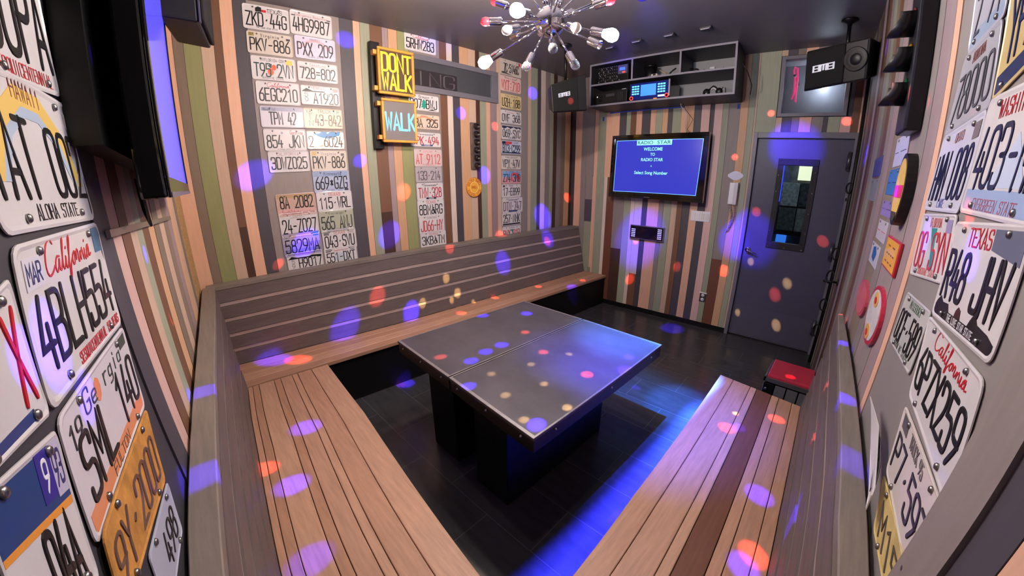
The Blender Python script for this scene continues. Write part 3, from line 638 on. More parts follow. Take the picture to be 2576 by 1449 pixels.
pA((808.8, 582), (899, 620.8), 'white license plate reading 043 SVU '+E3, '043.SVU', top=TX(), stick=[(.05, .76, .2, .94, (120, 116, 120), None, None), (.76, .76, .94, .95, (180, 172, 174), None, None)])
pA((814.6, 628), (902, 668), 'license plate reading 551 DXT at the bottom of the right column', '551-DXT', cut=True, bands=[(.3, .2, .7, .66, (186, 196, 206))], top=('Washington', KRED, .3, .8, .72, .92), stick=[(.05, .78, .2, .95, (110, 106, 110), None, None), (.8, .76, .94, .94, (150, 148, 152), None, None)])
# single column behind the walk signal
F3 = 'in the column behind the walk signal'
pA((1015.9, 78.6), (1096.6, 140.7), 'white license plate reading 5RHW283 alone above the narrow dark window', '5RHW283', script=(KRED, .26, .68, .76, .97))
pA((1026, 234), (1104, 283.5), 'license plate with green fir reading 307 BWJ '+F3, '307 BWJ', top=('Oregon', KBLK, .34, .8, .68, .95), shapes=[([(.47, .12), (.53, .12), (.53, .22), (.6, .2), (.55, .36), (.59, .36), (.54, .52), (.57, .54), (.5, .74), (.43, .54), (.46, .52), (.41, .36), (.45, .36), (.4, .2), (.47, .22)], (40, 150, 130)), ([(.06, .06), (.3, .06), (.2, .14), (.12, .1)], KBLK), ([(.62, .06), (.9, .06), (.78, .14), (.7, .1)], KBLK)])
pA((1028, 285), (1106, 328), 'peach-tinted license plate reading 325 '+F3, '2BA 325', bg=(210, 190, 172), top=('HAWAII', (150, 80, 70), .38, .84, .62, .94), bot=('ALOHA STATE', (110, 90, 86), .3, .06, .7, .14), shapes=[([(.16, .6), (.24, .6), (.36, .74), (.5, .8), (.64, .74), (.76, .6), (.84, .6), (.7, .82), (.5, .9), (.3, .82)], (216, 150, 110))])
pA((1031, 331), (1109, 371), 'license plate with red letters reading PK 494 '+F3, '1PK.494', ink_col=(176, 56, 70), top=('Tennessee', KNAV, .26, .8, .74, .94), shapes=[([(.34, .05), (.72, .05), (.72, .16), (.34, .16)], (58, 84, 130))], small=[('TIPTON', (220, 220, 226), .4, .07, .66, .14)])
pA((1040.7, 374.6), (1112, 419), 'license plate with pale red letters reading AT 9112 '+F3, 'AT 9112', bg=(206, 186, 184), ink_col=(206, 92, 92), bot=('MINNESOTA', (190, 90, 96), .3, .05, .7, .15), top=('EXPLORE', (200, 130, 130), .34, .82, .66, .92))
pA((1044, 419.3), (1112, 457.3), 'grey license plate reading 133 214 '+F3, '133.214', bg=(176, 168, 172), ink_col=(96, 90, 96))
pA((1047, 460.7), (1115, 500.8), 'license plate with crimson letters reading TMW 328 '+F3, 'TMW.328', ink_col=(176, 46, 70), top=('Tennessee', KNAV, .26, .8, .74, .94), shapes=[([(.34, .05), (.72, .05), (.72, .16), (.34, .16)], (40, 44, 76))], small=[('CANNON', (220, 220, 226), .4, .07, .66, .14)])
pA((1049, 504), (1117.3, 542), 'license plate with a wheelchair sign reading 8BM RG '+F3, '8BM&RG', top=TX())
pA((1053, 544.3), (1118.5, 582.4), 'license plate with red letters reading JD66 HY '+F3, 'JD66-HY', ink_col=(186, 60, 66), top=('TENNESSEE', (130, 120, 124), .3, .82, .7, .92), bot=('bicentennial', (160, 120, 120), .3, .06, .8, .13))
pA((1056.5, 586.5), (1122.7, 622), 'license plate with a wheelchair sign reading 3KB TM at the foot of its column', '3KB&TM', cut=True, top=TX())
# single column at the right, near the corner
F4 = 'in the column nearest the corner'
pA((1258, 144.9), (1311, 198.7), 'cream license plate with a red sticker reading 7C 5146C '+F4, '7C.5146C', bg=CRM, numbox=(.16, .2, .86, .72), shapes=[([(.06, .08), (.6, .06), (.3, .14), (.2, .2), (.06, .18)], (70, 62, 58))], stick=[(.86, .74, .95, .94, (206, 60, 70), None, None)])
pA((1258.4, 187.5), (1309.8, 238), 'peach license plate with red letters reading WYT 710 '+F4, 'WYT:710', bg=(216, 186, 178), ink_col=(196, 70, 70), bot=('SOUTH CAROLINA', (150, 60, 70), .15, .06, .85, .16), top=('first in forest', (120, 90, 90), .25, .82, .75, .92))
pA((1259.3, 233.8), (1311, 279.4), 'yellow license plate reading UZH 18B '+F4, 'UZH.18B', bg=(212, 192, 142), bot=('Garden State', KBLK, .28, .06, .74, .18), top=('New Jersey', (110, 90, 80), .28, .84, .74, .94))
pA((1259.3, 275.2), (1311, 315.8), 'white license plate reading OVF 368 '+F4, 'OVF 368', top=('Indiana', KRED, .28, .8, .62, .93), small=[('K3', KBLK, .82, .76, .93, .93)], bot=('drive safely', (100, 96, 100), .3, .05, .7, .12))
pA((1261, 313.3), (1311, 353.9), 'license plate with a dark mountain top reading 069 SYC '+F4, '069.SYC', bands=[(.03, .7, .97, .95, (44, 46, 70))], shapes=[([(.03, .66), (.97, .66), (.97, .74), (.86, .86), (.74, .78), (.6, .9), (.44, .76), (.3, .88), (.16, .74), (.03, .8)], WHT)], bot=('COLORADO', KNAV, .34, .06, .72, .18))
pA((1261, 353), (1311, 389), 'license plate with red and blue top reading BT3 C299 '+F4, 'BT3.C299', bands=[(.03, .74, .2, .95, KNAV), (.03, .05, .97, .14, (34, 36, 60))], shapes=[([(.2, .74), (.5, .74), (.5, .95), (.2, .95)], (200, 70, 80))], top=('TEXAS', (60, 84, 150), .46, .8, .86, .94), bg=(190, 198, 214))
pA((1261, 391), (1309.8, 426.3), 'cream license plate reading VPY 47W '+F4, 'VPY.47W', bg=(206, 198, 186), bot=('Garden State', KBLK, .28, .06, .74, .17), top=('New Jersey', (80, 76, 76), .28, .83, .74, .94))
pA((1262.2, 428.4), (1311, 461.5), 'blue license plate with red arch reading Z74 3MO '+F4, 'Z74 3MO', bg=(206, 150, 150), bands=[(.03, .5, .97, .95, (120, 166, 206))], shapes=[([(.46, .2), (.54, .2), (.52, .6), (.7, .66), (.86, .3), (.95, .3), (.84, .8), (.6, .86), (.46, .76)], (206, 80, 80))], top=('UTAH', KNAV, .38, .84, .58, .95))
pA((1262.2, 463.6), (1309.8, 494.6), 'white license plate reading 17 E899 '+F4, '17-E899', top=('TENN', (60, 58, 60), .36, .82, .58, .94), stick=[(.05, .78, .16, .93, (70, 70, 76), None, None)])
pA((1263, 498), (1314, 531.9), 'license plate jutting slightly right reading DTN 747 '+F4, 'DTN.747', ink_col=(96, 60, 70), top=('Tennessee', KNAV, .26, .8, .74, .94), shapes=[([(.3, .05), (.74, .05), (.74, .17), (.3, .17)], (60, 70, 110))])
pA((1263, 536), (1309.8, 563), 'license plate with black bottom band reading 257 NMK '+F4, '257.NMK', bands=[(.03, .05, .97, .16, (26, 25, 28))], numbox=(.07, .24, .93, .82))
pA((1263, 571), (1309.8, 606), 'license plate with a green peninsula reading BWX 01P at the foot of its column', 'BWX 01P', cut=True, ink_col=(186, 60, 66), shapes=[([(.42, .74), (.58, .74), (.6, .5), (.66, .2), (.58, .2), (.52, .55)], (50, 140, 140))], top=('FLORIDA', (90, 130, 130), .36, .84, .64, .93))

# near left wall: corners are TL, TR, BR, BL
def pD(px4, label, num, off=-.0015, **k):
    q = [Dw(p, off) if p else None for p in px4]
    for j in range(4):
        if q[j] is None: q[j] = q[j-1]+q[(j+1) % 4]-q[(j+2) % 4]
    k.setdefault('bolts', ((.2, .92), (.8, .92), (.2, .08), (.8, .08)))
    m = sum(q, Vector())/4; q = [m+(p-m)*1.01 for p in q]
    return plate(q, ND, label, num, **k)
pD([None, (163, 268), (235.7, 550.7), (9.7, 594)], 'white license plate with a rainbow arc reading 002 on the near left wall', 'YAT 002', numbox=(.04, .22, .96, .70), top=('HAWAII', (130, 70, 60), .36, .84, .62, .96), bot=('ALOHA STATE', KBLK, .3, .06, .76, .16), shapes=[([(.06, .3), (.13, .3), (.24, .62), (.42, .8), (.58, .8), (.76, .62), (.87, .3), (.94, .3), (.84, .68), (.62, .92), (.38, .92), (.16, .68)], (222, 188, 104)), ([(.13, .3), (.18, .3), (.28, .58), (.44, .73), (.56, .73), (.72, .58), (.82, .3), (.87, .3), (.76, .62), (.58, .8), (.42, .8), (.24, .62)], (170, 186, 206))], small=[], stick=[(.9, .78, .955, .9, (196, 190, 190), None, None)])
pD([(24, 623), (239, 560), (302.5, 813.8), (129, 1036)], 'white license plate with red cursive name reading 4BLH554 near the lens', '4BLH554', numbox=(.06, .2, .94, .64), script=(KRED, .22, .64, .78, .98), bot=('SESQUICENTENNIAL 150 YEARS', (196, 60, 70), .34, .05, .96, .13), stick=[(.05, .7, .2, .9, (206, 204, 216), 'MAR', (40, 48, 96)), (.86, .74, .97, .96, (72, 124, 160), None, None)])
pD([(139.6, 1056.8), (305, 821.5), (362, 1020.6), (243, 1377)], 'license plate with a peach and orange lower half reading SML 140', 'SML 140', numbox=(.1, .2, .96, .68), bg=(206, 200, 206), bands=[(.03, .05, .97, .2, (216, 140, 100))], top=('Ge rgia', (60, 66, 66), .24, .74, .82, .94), bot=('FULTON', (60, 50, 48), .34, .05, .62, .15), shapes=[([(.41+.04*math.cos(a/8*2*PI), .8+.11*math.sin(a/8*2*PI)) for a in range(8)], (226, 140, 100))], small=[('19', (60, 60, 66), .05, .66, .17, .84)], stick=[(.84, .82, .96, .94, (70, 76, 70), None, None)])
RUSTY = mat('rusty orange plate', (196, 138, 66), rough=.55, noise=.4, nscale=26, bump=.4)
pD([(255, 1346), (364.5, 1028), (413.7, 1209), (318, 1560)], 'rusty orange old license plate reading 9Y 2000', '9Y.2000', bg=(196, 138, 66), ink_col=(92, 66, 58), off=.004, rust=RUSTY)
pD([(-190, 930), (18, 700), (122, 1042), (-60, 1230)], 'white license plate with big red letters ending in X at the left edge of view', 'X', ink_col=(190, 30, 40), wd=.013, numbox=(.70, .2, .94, .8), small=[], bands=[(.03, .05, .8, .13, KBLU)])
pD([(-60, 1260), (135.5, 1082.6), (248, 1455), (80, 1640)], 'license plate with a dark blue band and an orange stripe reading 04A', '04A', numbox=(.3, .08, .98, .5), bands=[(.03, .58, .97, .95, (38, 66, 120)), (.03, .53, .97, .58, (226, 150, 60))], stick=[(.6, .64, .8, .96, (52, 44, 140), '9', (230, 230, 240)), (.8, .62, .96, .96, (186, 180, 206), '93', (60, 56, 110))], wd=.012)
pD([(372, 1400), (418, 1213), (456, 1335), (430, 1560)], 'pale blue license plate reading 498 low by the left ledge', '498', bg=(176, 178, 196), numbox=(.3, .2, .95, .7))
pD([None, (84, -60), (149, 244), (-40, 176)], 'shiny license plate with black raised letters at the upper left edge of view', 'GOPA', bot=('SESQUICENTENNIAL', (196, 70, 70), .1, .05, .9, .15), numbox=(.1, .22, .95, .86), wd=.013)
# near right wall
def pC(px4, label, num, off=-.0005, **k):
    q = [Cw(p, off) if p else None for p in px4]
    for j in range(4):
        if q[j] is None: q[j] = q[j-1]+q[(j+1) % 4]-q[(j+2) % 4]
    k.setdefault('bolts', ((.2, .92), (.8, .92), (.2, .08), (.8, .08)))
    m = sum(q, Vector())/4; q = [m+(p-m)*1.01 for p in q]
    return plate(q, NC, label, num, **k)
pC([(2494.6, 249.8), None, (2591, 575), (2415.7, 532)], 'white license plate with a red heading and pale blue mountain reading 403 MA', '403-MA', numbox=(.06, .24, .94, .72), ink_col=KNAV, top=('WASHINGTON', KRED, .22, .8, .8, .93), bot=('EVERGREEN STATE', (170, 80, 90), .2, .05, .8, .14), bands=[(.03, .04, .97, .22, (150, 170, 206))], shapes=[([(.3, .24), (.8, .24), (.66, .5), (.58, .64), (.5, .5)], (188, 200, 222))])
pC([(2378, 344.7), (2487, 274), (2411.7, 537), (2327, 527)], 'white license plate with dark blue letters reading HMN 008', 'HMN 008', ink_col=KNAV, bg=(200, 200, 212), top=('OHIO', (150, 100, 90), .4, .82, .6, .92), stick=[(.82, .76, .95, .92, (120, 110, 110), None, None)], bot=('LAKE', (90, 100, 170), .3, .05, .66, .15))
pC([(2326, 538), (2411, 541), (2375.7, 716), (2290.8, 689)], 'license plate with red letters and a teal peninsula reading OG SYN', 'OG SYN', ink_col=(190, 60, 66), top=('FLORIDA', (190, 90, 96), .34, .8, .66, .93), bot=('SUNSHINE STATE', (206, 120, 110), .25, .05, .75, .15), shapes=[([(.4, .78), (.56, .78), (.56, .56), (.64, .16), (.56, .14), (.49, .5)], (40, 140, 140))], stick=[(.8, .72, .93, .92, (150, 140, 180), None, None)])
pC([(2409.7, 558.4), None, (2491, 919), (2346, 789)], 'white license plate with a black skyline along the bottom reading R48 JHV', 'R48 JHV', numbox=(.07, .26, .93, .70), wd=.0105, top=('TEXAS', KRED, .3, .78, .62, .94), bands=[(.03, .04, .97, .13, KBLK)], shapes=[([(.03, .13), (.3, .13), (.26, .2), (.16, .19), (.1, .24), (.05, .18)], KBLK), ([(.4, .13), (.5, .13), (.48, .21), (.44, .23), (.41, .19)], KBLK), ([(.62, .13), (.97, .13), (.88, .17), (.74, .19), (.68, .27), (.64, .19)], KBLK), ([(.64, .78), (.97, .7), (.97, .95), (.64, .95)], (96, 100, 120))], bot=('THE LONE STAR STATE', (220, 220, 224), .3, .055, .72, .115))
pC([(2286, 734), (2345, 786), (2288, 944), (2241, 857)], 'pale green license plate reading OCF 589', 'OCF.589', bg=(188, 188, 184), top=('MISSOURI', (86, 116, 96), .3, .8, .74, .93), bot=('SHOW ME STATE', (110, 120, 110), .2, .05, .8, .16))
pC([(2341, 794), (2479, 959), (2376, 1269.5), (2288.7, 994)], 'white license plate with red cursive name reading 6PZX259', '6PZX259', script=(KRED, .24, .68, .84, .98), numbox=(.06, .2, .94, .66), wd=.0095)
pC([(2281, 1020), (2376, 1285), (2300, 1600), (2231, 1184)], 'cream license plate with a small yellow lamp reading P7 597', 'P7.597', bg=(206, 198, 190), numbox=(.06, .2, .84, .64), stick=[(.06, .74, .2, .94, (90, 88, 88), None, None)], small=[('TRUCK 95', (110, 104, 104), .3, .76, .62, .92)], shapes=[([(.86, .3), (.93, .38), (.95, .5), (.91, .64), (.86, .55), (.84, .4)], (206, 150, 60))])
pC([(2226, 1194), (2298, 1500), (2260, 1760), (2200, 1330)], 'stained yellow license plate low at the right edge by the ledge', 'M157', bg=(206, 182, 116), ink_col=(70, 60, 50), rust=mat('stained yellow plate', (204, 180, 116), rough=.5, noise=.3, nscale=20))
pC([(2203, 1000), (2222, 1060), (2212, 1250), (2196, 1290)], 'bent white license plate standing off the panel above the right ledge', '7A 13', off=.016, bow=.012, bolts=())
pC([(2430, 146), (2526, 44), (2490.6, 270), (2378, 344)], 'greyish license plate with worn dark figures reading 78000', '78000', bg=(168, 168, 176), ink_col=(78, 80, 88), top=('MONTANA', (150, 100, 90), .34, .8, .66, .92))
pC([(2466, -90), (2570, -230), (2530, 36), (2436, 140)], 'grey license plate with a pale blue lower edge at the top right', '2 91', bg=(176, 176, 186), ink_col=(80, 80, 90), bands=[(.03, .04, .97, .2, (150, 166, 190))])
pC([(2548, -20), (2690, -190), (2640, 110), (2496, 258)], 'shiny navy and yellow license plate at the upper right edge', 'YF22', bg=(198, 176, 120), ink_col=(40, 48, 96), numbox=(.1, .3, .95, .85), bands=[(.03, .05, .97, .22, (36, 44, 90))], wd=.012)

# ------------------------------------------------------------------ helpers for flat things on a wall
def wallrect(pl, n, off, c, w, h, roll=0.0):
    """TL, TR, BR, BL of a w x h rectangle centred at world point c on the wall"""
    M = frame_of(n); r, u = M.col[0], M.col[1]; c = Vector(c)
    cs, sn = math.cos(roll), math.sin(roll); r2 = r*cs+u*sn; u2 = -r*sn+u*cs
    return [c-r2*w/2+u2*h/2, c+r2*w/2+u2*h/2, c+r2*w/2-u2*h/2, c-r2*w/2-u2*h/2]
def quadP(q, n):
    TL, TR, BR, BL = [Vector(p) for p in q]; n = Vector(n)
    return lambda u, v, h=0: BL*((1-u)*(1-v))+BR*(u*(1-v))+TL*((1-u)*v)+TR*(u*v)+n*h
def rectmb(P, u0, v0, u1, v1, h0, h1):
    b = MB(); b.hexa([P(u0, v0, h0), P(u1, v0, h0), P(u1, v1, h0), P(u0, v1, h0)], [P(u0, v0, h1), P(u1, v0, h1), P(u1, v1, h1), P(u0, v1, h1)]); return b
def framemb(P, u0, v0, u1, v1, du, dv, h0, h1):
    b = MB()
    for a in ((u0, v0, u1, v0+dv), (u0, v1-dv, u1, v1), (u0, v0+dv, u0+du, v1-dv), (u1-du, v0+dv, u1, v1-dv)):
        b.hexa([P(a[0], a[1], h0), P(a[2], a[1], h0), P(a[2], a[3], h0), P(a[0], a[3], h0)], [P(a[0], a[1], h1), P(a[2], a[1], h1), P(a[2], a[3], h1), P(a[0], a[3], h1)])
    return b
def fontmesh(s, bold=False, shear=0.0):
    cu = bpy.data.curves.new('t', 'FONT'); cu.body = s; cu.size = 1; cu.shear = shear; cu.offset = .012 if bold else 0; cu.resolution_u = 3
    o = bpy.data.objects.new('t', cu); COL.objects.link(o); bpy.context.view_layer.update()
    ev = o.evaluated_get(bpy.context.evaluated_depsgraph_get()); me = ev.to_mesh()
    v = [(p.co.x, p.co.y) for p in me.vertices]; f = [tuple(p.vertices) for p in me.polygons]
    ev.to_mesh_clear(); bpy.data.objects.remove(o); bpy.data.curves.remove(cu)
    return v, f
def type_on(P, s, u0, v0, u1, v1, h, name, m, parent, bold=False, shear=0.0):
    """a line of the plain built-in face fitted into a box of P"""
    v, f = fontmesh(s, bold, shear); xs = [a for a, b in v]; ys = [b for a, b in v]
    mb = MB(); sx = (u1-u0)/(max(xs)-min(xs)); sy = (v1-v0)/(max(ys)-min(ys))
    mb.v = [P(u0+(a-min(xs))*sx, v0+(b-min(ys))*sy, h) for a, b in v]
    for q in f: mb.face(q)
    return mb.build(name, m, parent)

# ------------------------------------------------------------------ wall monitor with the karaoke welcome page
def on(px, o): return B(px, o)
OFFM = .15
q = [on((1541.7, 342.5), OFFM), on((1785, 331.6), OFFM), on((1766, 511.5), OFFM), on((1530.9, 493.9), OFFM)]
P = quadP(q, NB)
tv = thing('wall_monitor', 'black flat screen on the far wall showing a blue welcome page', 'television', (q[2]+q[3])/2)
rectmb(P, 0, 0, 1, 1, -.075, 0).build('housing', GLOSSB, tv, bev=.006)
SCRB = mat('screen blue glow', (12, 14, 60), rough=.2, emit=.6, ecol=(54, 62, 205))
SCRC = mat('screen cyan glow', (120, 230, 235), rough=.3, emit=.72, ecol=(150, 236, 240))
SCRL = mat('screen edge line glow', (90, 150, 250), rough=.3, emit=.72, ecol=(110, 180, 255))
sq = [on((1552, 354.8), OFFM+.002), on((1770.7, 348.3), OFFM+.002), on((1749.7, 493.2), OFFM+.002), on((1542.5, 480.9), OFFM+.002)]
SP = quadP(sq, NB)
framemb(P, .0, .0, 1, 1, .035, .05, 0, .008).build('bezel', GLOSSB, tv, bev=.003)
scr = rectmb(SP, 0, 0, 1, 1, -.001, .001).build('screen', SCRB, tv)
framemb(SP, .0, .0, 1, 1, .006, .010, .001, .0015).build('page_border', SCRL, scr)
rectmb(SP, .257, .9, .665, .993, .001, .0018).build('title_bar', SCRC, scr)
def su(u, v):   # pixel of the zoomed crop -> u, v on the screen
    p = on((1520+u/6.9, 320+v/6.9), OFFM+.003); a = sq[3]; e1 = sq[2]-sq[3]; e2 = sq[0]-sq[3]
    d = p-a; return d.dot(e1)/e1.length_squared, (d.z)/(e2.z)
DKT = mat('dark title letters', (20, 50, 90), rough=.5)
type_on(SP, 'RADIO', .268, .915, .45, .98, .0022, 'title_text', DKT, scr, True)
type_on(SP, 'STAR', .50, .915, .655, .98, .0022, 'title_text', DKT, scr, True)
for s, u0, v0, u1, v1 in (('WELCOME', .345, .795, .568, .858), ('TO', .43, .70, .485, .755), ('RADIO STAR', .325, .60, .585, .66), ('Select Song Number', .255, .335, .655, .415)):
    type_on(SP, s, u0, v0, u1, v1, .0022, 'page_text', SCRC, scr, True)
b = MB(); b.hexa([SP(.448, .50, .001), SP(.462, .50, .001), SP(.452, .53, .001)], [SP(.448, .50, .002), SP(.462, .50, .002), SP(.452, .53, .002)]); b.build('pointer', SCRC, scr)
rectmb(P, .41, .022, .47, .03, .008, .0095).build('badge', STEEL, tv)
b = MB(); b.box((q[0]+q[1]+q[2]+q[3])/4-NB*.1, (.06, .3, .25)); b.build('wall_bracket', BLACKM, tv)
# monitor high on the near left wall, screen turned into the room, seen almost edge on
tq = [(-.045, 1.0, 2.62), (-.045, 1.0, 1.725), (-.045, 2.20, 1.725), (-.045, 2.20, 2.62)]
tv2 = thing('wall_monitor', 'black flat screen high on the near left wall, seen edge on beside the lens', 'television', (-.07, 1.6, 1.70))
F = [Vector((-.05+.018*(y-1.0), y, z)) for y, z in ((.97, 2.66), (2.15, 2.66), (2.15, 1.694), (.97, 1.694))]
N2 = (F[1]-F[0]).cross(UP).normalized()
if N2.x < 0: N2 = -N2
F = [F[1], F[0], F[3], F[2]]   # TL..BL for someone facing the screen
P2 = quadP(F, N2)
rectmb(P2, 0, 0, 1, 1, -.05, 0).build('housing', GLOSSB, tv2, bev=.006)
framemb(P2, 0, 0, 1, 1, .03, .045, 0, .007).build('bezel', GLOSSB, tv2, bev=.002)
SCR2 = mat('edge-on screen glow', (60, 60, 214), rough=.12, emit=.6, ecol=(86, 78, 222))
rectmb(P2, .03, .045, .97, .955, .0, .002).build('screen', SCR2, tv2)
rectmb(P2, .0, .0, 1, .012, .007, .009).build('edge_strip', STEEL, tv2)
b = MB(); c = (F[0]+F[2])/2-N2*.07; b.box(c, (.09, .35, .3)); b.build('wall_bracket', BLACKM, tv2)
b = MB(); b.slab([yD(.93, 2.95, .05), yD(2.1, 2.95, .05), yD(2.1, 1.76, .05), yD(.93, 1.80, .05)], ND, .049); b.build('shade_panel', BLACKM, tv2)  # black panel added to stand in for the screen's shade on the boards
b = MB(); b.tube([yD(1.2, 1.9, .06), yD(1.25, 1.72, .05), yD(1.32, 1.62, .045), yD(1.36, 1.66, .03), yD(1.4, 1.75, .02)], .004, 6); b.build('cable', BLACKP, tv2)
STRIPC = mat('clear acrylic', (190, 180, 180), rough=.15, trans=.7)
b = MB(); p0, p1 = Dw((275, 578), .012), Dw((428, 543), .012); b.slab([p0, p1, p1-UP*.016, p0-UP*.016], ND, .008)
tag(b.build('acrylic_strip', STRIPC), 'thin clear strip across the boards under the left screen', 'strip')

# ------------------------------------------------------------------ door, its frame and window
DOORM = mat('blue grey door paint', (80, 78, 94), rough=.42, noise=.06, nscale=3)
FRAMEM = mat('grey frame paint', (112, 110, 118), rough=.4, noise=.05, nscale=5)
dq = [yB(.835, 2.163, -.03), yB(-.012, 2.163, -.03), yB(-.012, .012, -.03), yB(.835, .012, -.03)]
D = quadP(dq, NB)
def on_d(px): # px -> (u, v) on the door face
    p = hit(px, WB, -.03); return (.835-p.y)/.847, (p.z-.012)/2.151
door = MB()
gu0, gv1 = on_d((1975, 418)); 
wq = [on_d((1963, 398)), on_d((2067, 403)), on_d((2017.5, 635)), on_d((1923, 620))]
ow = (sum(w[0] for w in (wq[0], wq[3]))/2, sum(w[1] for w in (wq[2], wq[3]))/2, sum(w[0] for w in (wq[1], wq[2]))/2, sum(w[1] for w in (wq[0], wq[1]))/2)
fu, fv = .062*1.0, .03
iw = (ow[0]+fu, ow[1]+fv, ow[2]-fu, ow[3]-fv)
for a in ((0, 0, 1, iw[1]), (0, iw[3], 1, 1), (0, iw[1], iw[0], iw[3]), (iw[2], iw[1], 1, iw[3])):
    door.hexa([D(a[0], a[1], -.042), D(a[2], a[1], -.042), D(a[2], a[3], -.042), D(a[0], a[3], -.042)], [D(a[0], a[1], 0), D(a[2], a[1], 0), D(a[2], a[3], 0), D(a[0], a[3], 0)])
dr = struct(door.build('door_1', DOORM))
framemb(D, *ow, fu, fv, 0, .014).build('window_trim', mat('worn black window trim', (34, 30, 30), rough=.6, noise=.4, nscale=30), dr, bev=.003)
for k, (a, b_) in enumerate([(.5, .015), (.06, .015), (.94, .015), (.5, .985), (.06, .985), (.94, .985), (.05, .2), (.95, .2), (.05, .42), (.95, .42), (.05, .64), (.95, .64), (.05, .82), (.95, .86)]):
    uu = ow[0]+(ow[2]-ow[0])*a; vv = ow[1]+(ow[3]-ow[1])*b_
    b = MB(); b.lathe(D(uu, vv, .012), NB, [(.009, 0), (.008, .004), (.004, .007), (0, .0075)], 8); b.build('stud', BOLT, dr)
GLASS = mat('window glass', (235, 240, 242), rough=.03, trans=1.0, ior=1.2)
rectmb(D, iw[0]-.01, iw[1]-.005, iw[2]+.01, iw[3]+.005, -.024, -.018).build('glass_pane', GLASS, dr)
# what stands in the passage behind the door pane: a lit tiled wall with glinting glass blocks
HALL = mat('passage wall', (92, 96, 98), rough=.3, noise=.5, nscale=14, bump=.3)
mb = MB(); mb.slab([yB(2.2, 2.9, -1.2), yB(-1.2, 2.9, -1.2), yB(-1.2, 0, -1.2), yB(2.2, 0, -1.2)], NB, .06); struct(mb.build('wall_passage', HALL))
def back_in(name, label, cat, px, w, h, m, part):
    p = hit(px, WB, -1.16); r = thing(name, label, cat, p-UP*h/2); b = MB(); b.box(p, (.09, w, h)); b.build(part, m, r); return r
P0 = hit((2000, 520), WB, -1.16); RB = right_of(NB)
def back_off(name, label, cat, dx, dz, w, h, m, part):
    p = P0+RB*dx+UP*dz; r = thing(name, label, cat, p-UP*h/2); b = MB(); b.hexa(*[[p+NB*o+Vector((0, 0, 0))+RB*a*w/2+UP*c*h/2 for a, c in ((-1, -1), (1, -1), (1, 1), (-1, 1))] for o in (-.045, .045)]); b.build(part, m, r); return r
back_off('passage_light', 'pale lit panel seen high through the door pane', 'light', .13, .43, .30, .20, mat('pale panel glow', (220, 226, 190), emit=.8, ecol=(220, 226, 190)), 'lit_panel')
back_off('passage_light', 'blue lit panel at the left of the door pane', 'light', -.26, .28, .14, .46, mat('blue panel glow', (40, 60, 220), emit=.9, ecol=(50, 70, 240)), 'lit_panel')
for k, (dx, dz, c_) in enumerate(((-.08, .15, (150, 165, 168)), (.13, .15, (60, 70, 76)), (-.08, -.16, (84, 96, 100)), (.13, -.16, (130, 140, 138)))):
    back_off('glass_block', ('upper left', 'upper right', 'lower left', 'lower right')[k]+' glinting block on the passage wall behind the door pane', 'glass block', dx, dz, .195, .29, mat('glinting block %d' % k, c_, rough=.15, noise=.6, nscale=25, bump=.5), 'pane')
back_off('passage_rail', 'dark rail seen through the lower part of the door pane', 'rail', 0, -.345, 1.1, .04, BLACKM, 'bar')
back_off('passage_box', 'small blue box low in the door pane', 'box', -.1, -.42, .12, .09, mat('small blue box glow', (40, 110, 220), emit=.6, ecol=(50, 120, 230)), 'case')
hb = hit((2010, 452), WB, -1.0); l = bpy.data.lights.new('passage lamp', 'POINT'); l.energy = 70; l.color = (.8, .95, 1); l.shadow_soft_size = .1; o = bpy.data.objects.new('passage_lamp', l); COL.objects.link(o); o.location = yB(.3, 2.75, -.6)
fq = MB()
for a in ((.872, DZ, .835, 0), (-.012, DZ, -.055, 0)): fq.slab([yB(a[0], a[1], .014), yB(a[2], a[1], .014), yB(a[2], a[3], .014), yB(a[0], a[3], .014)], NB, .1)
fq.slab([yB(.835, DZ, .014), yB(-.012, DZ, .014), yB(-.012, 2.166, .014), yB(.835, 2.166, .014)], NB, .1)
struct(fq.build('trim_11', FRAMEM, None, bev=.003))
# lever handle, hinges, kick plate
hp = hit((1881, 628), WB, -.03)
b = MB(); b.lathe(hp, NB, [(.032, 0), (.032, .006), (.022, .012), (.012, .014), (.012, .045), (.016, .05), (0, .056)], 16)
rr_ = right_of(NB); b.tube([hp+NB*.045, hp+NB*.05+rr_*.03-UP*.01, hp+NB*.046+rr_*.1-UP*.03], .009, 8, r2=.006); b.build('door_handle', CHROME, dr)
for px in ((2136, 406), (2091, 634), (2046, 826)):
    p = hit(px, WB, .016); b = MB(); b.tube([p+UP*.075, p-UP*.075], .018, 10); b.lathe(p+UP*.075, UP, [(.018, 0), (.02, .003), (.012, .012), (0, .014)], 10); b.lathe(p-UP*.075, -UP, [(.018, 0), (.02, .003), (.012, .012), (0, .014)], 10); b.build('hinge', mat('grey hinge steel', (90, 90, 98), rough=.35, metal=.7), dr)
rectmb(D, .04, .01, .96, .165, 0, .003).build('kick_plate', mat('grey kick plate', (84, 82, 98), rough=.4), dr)

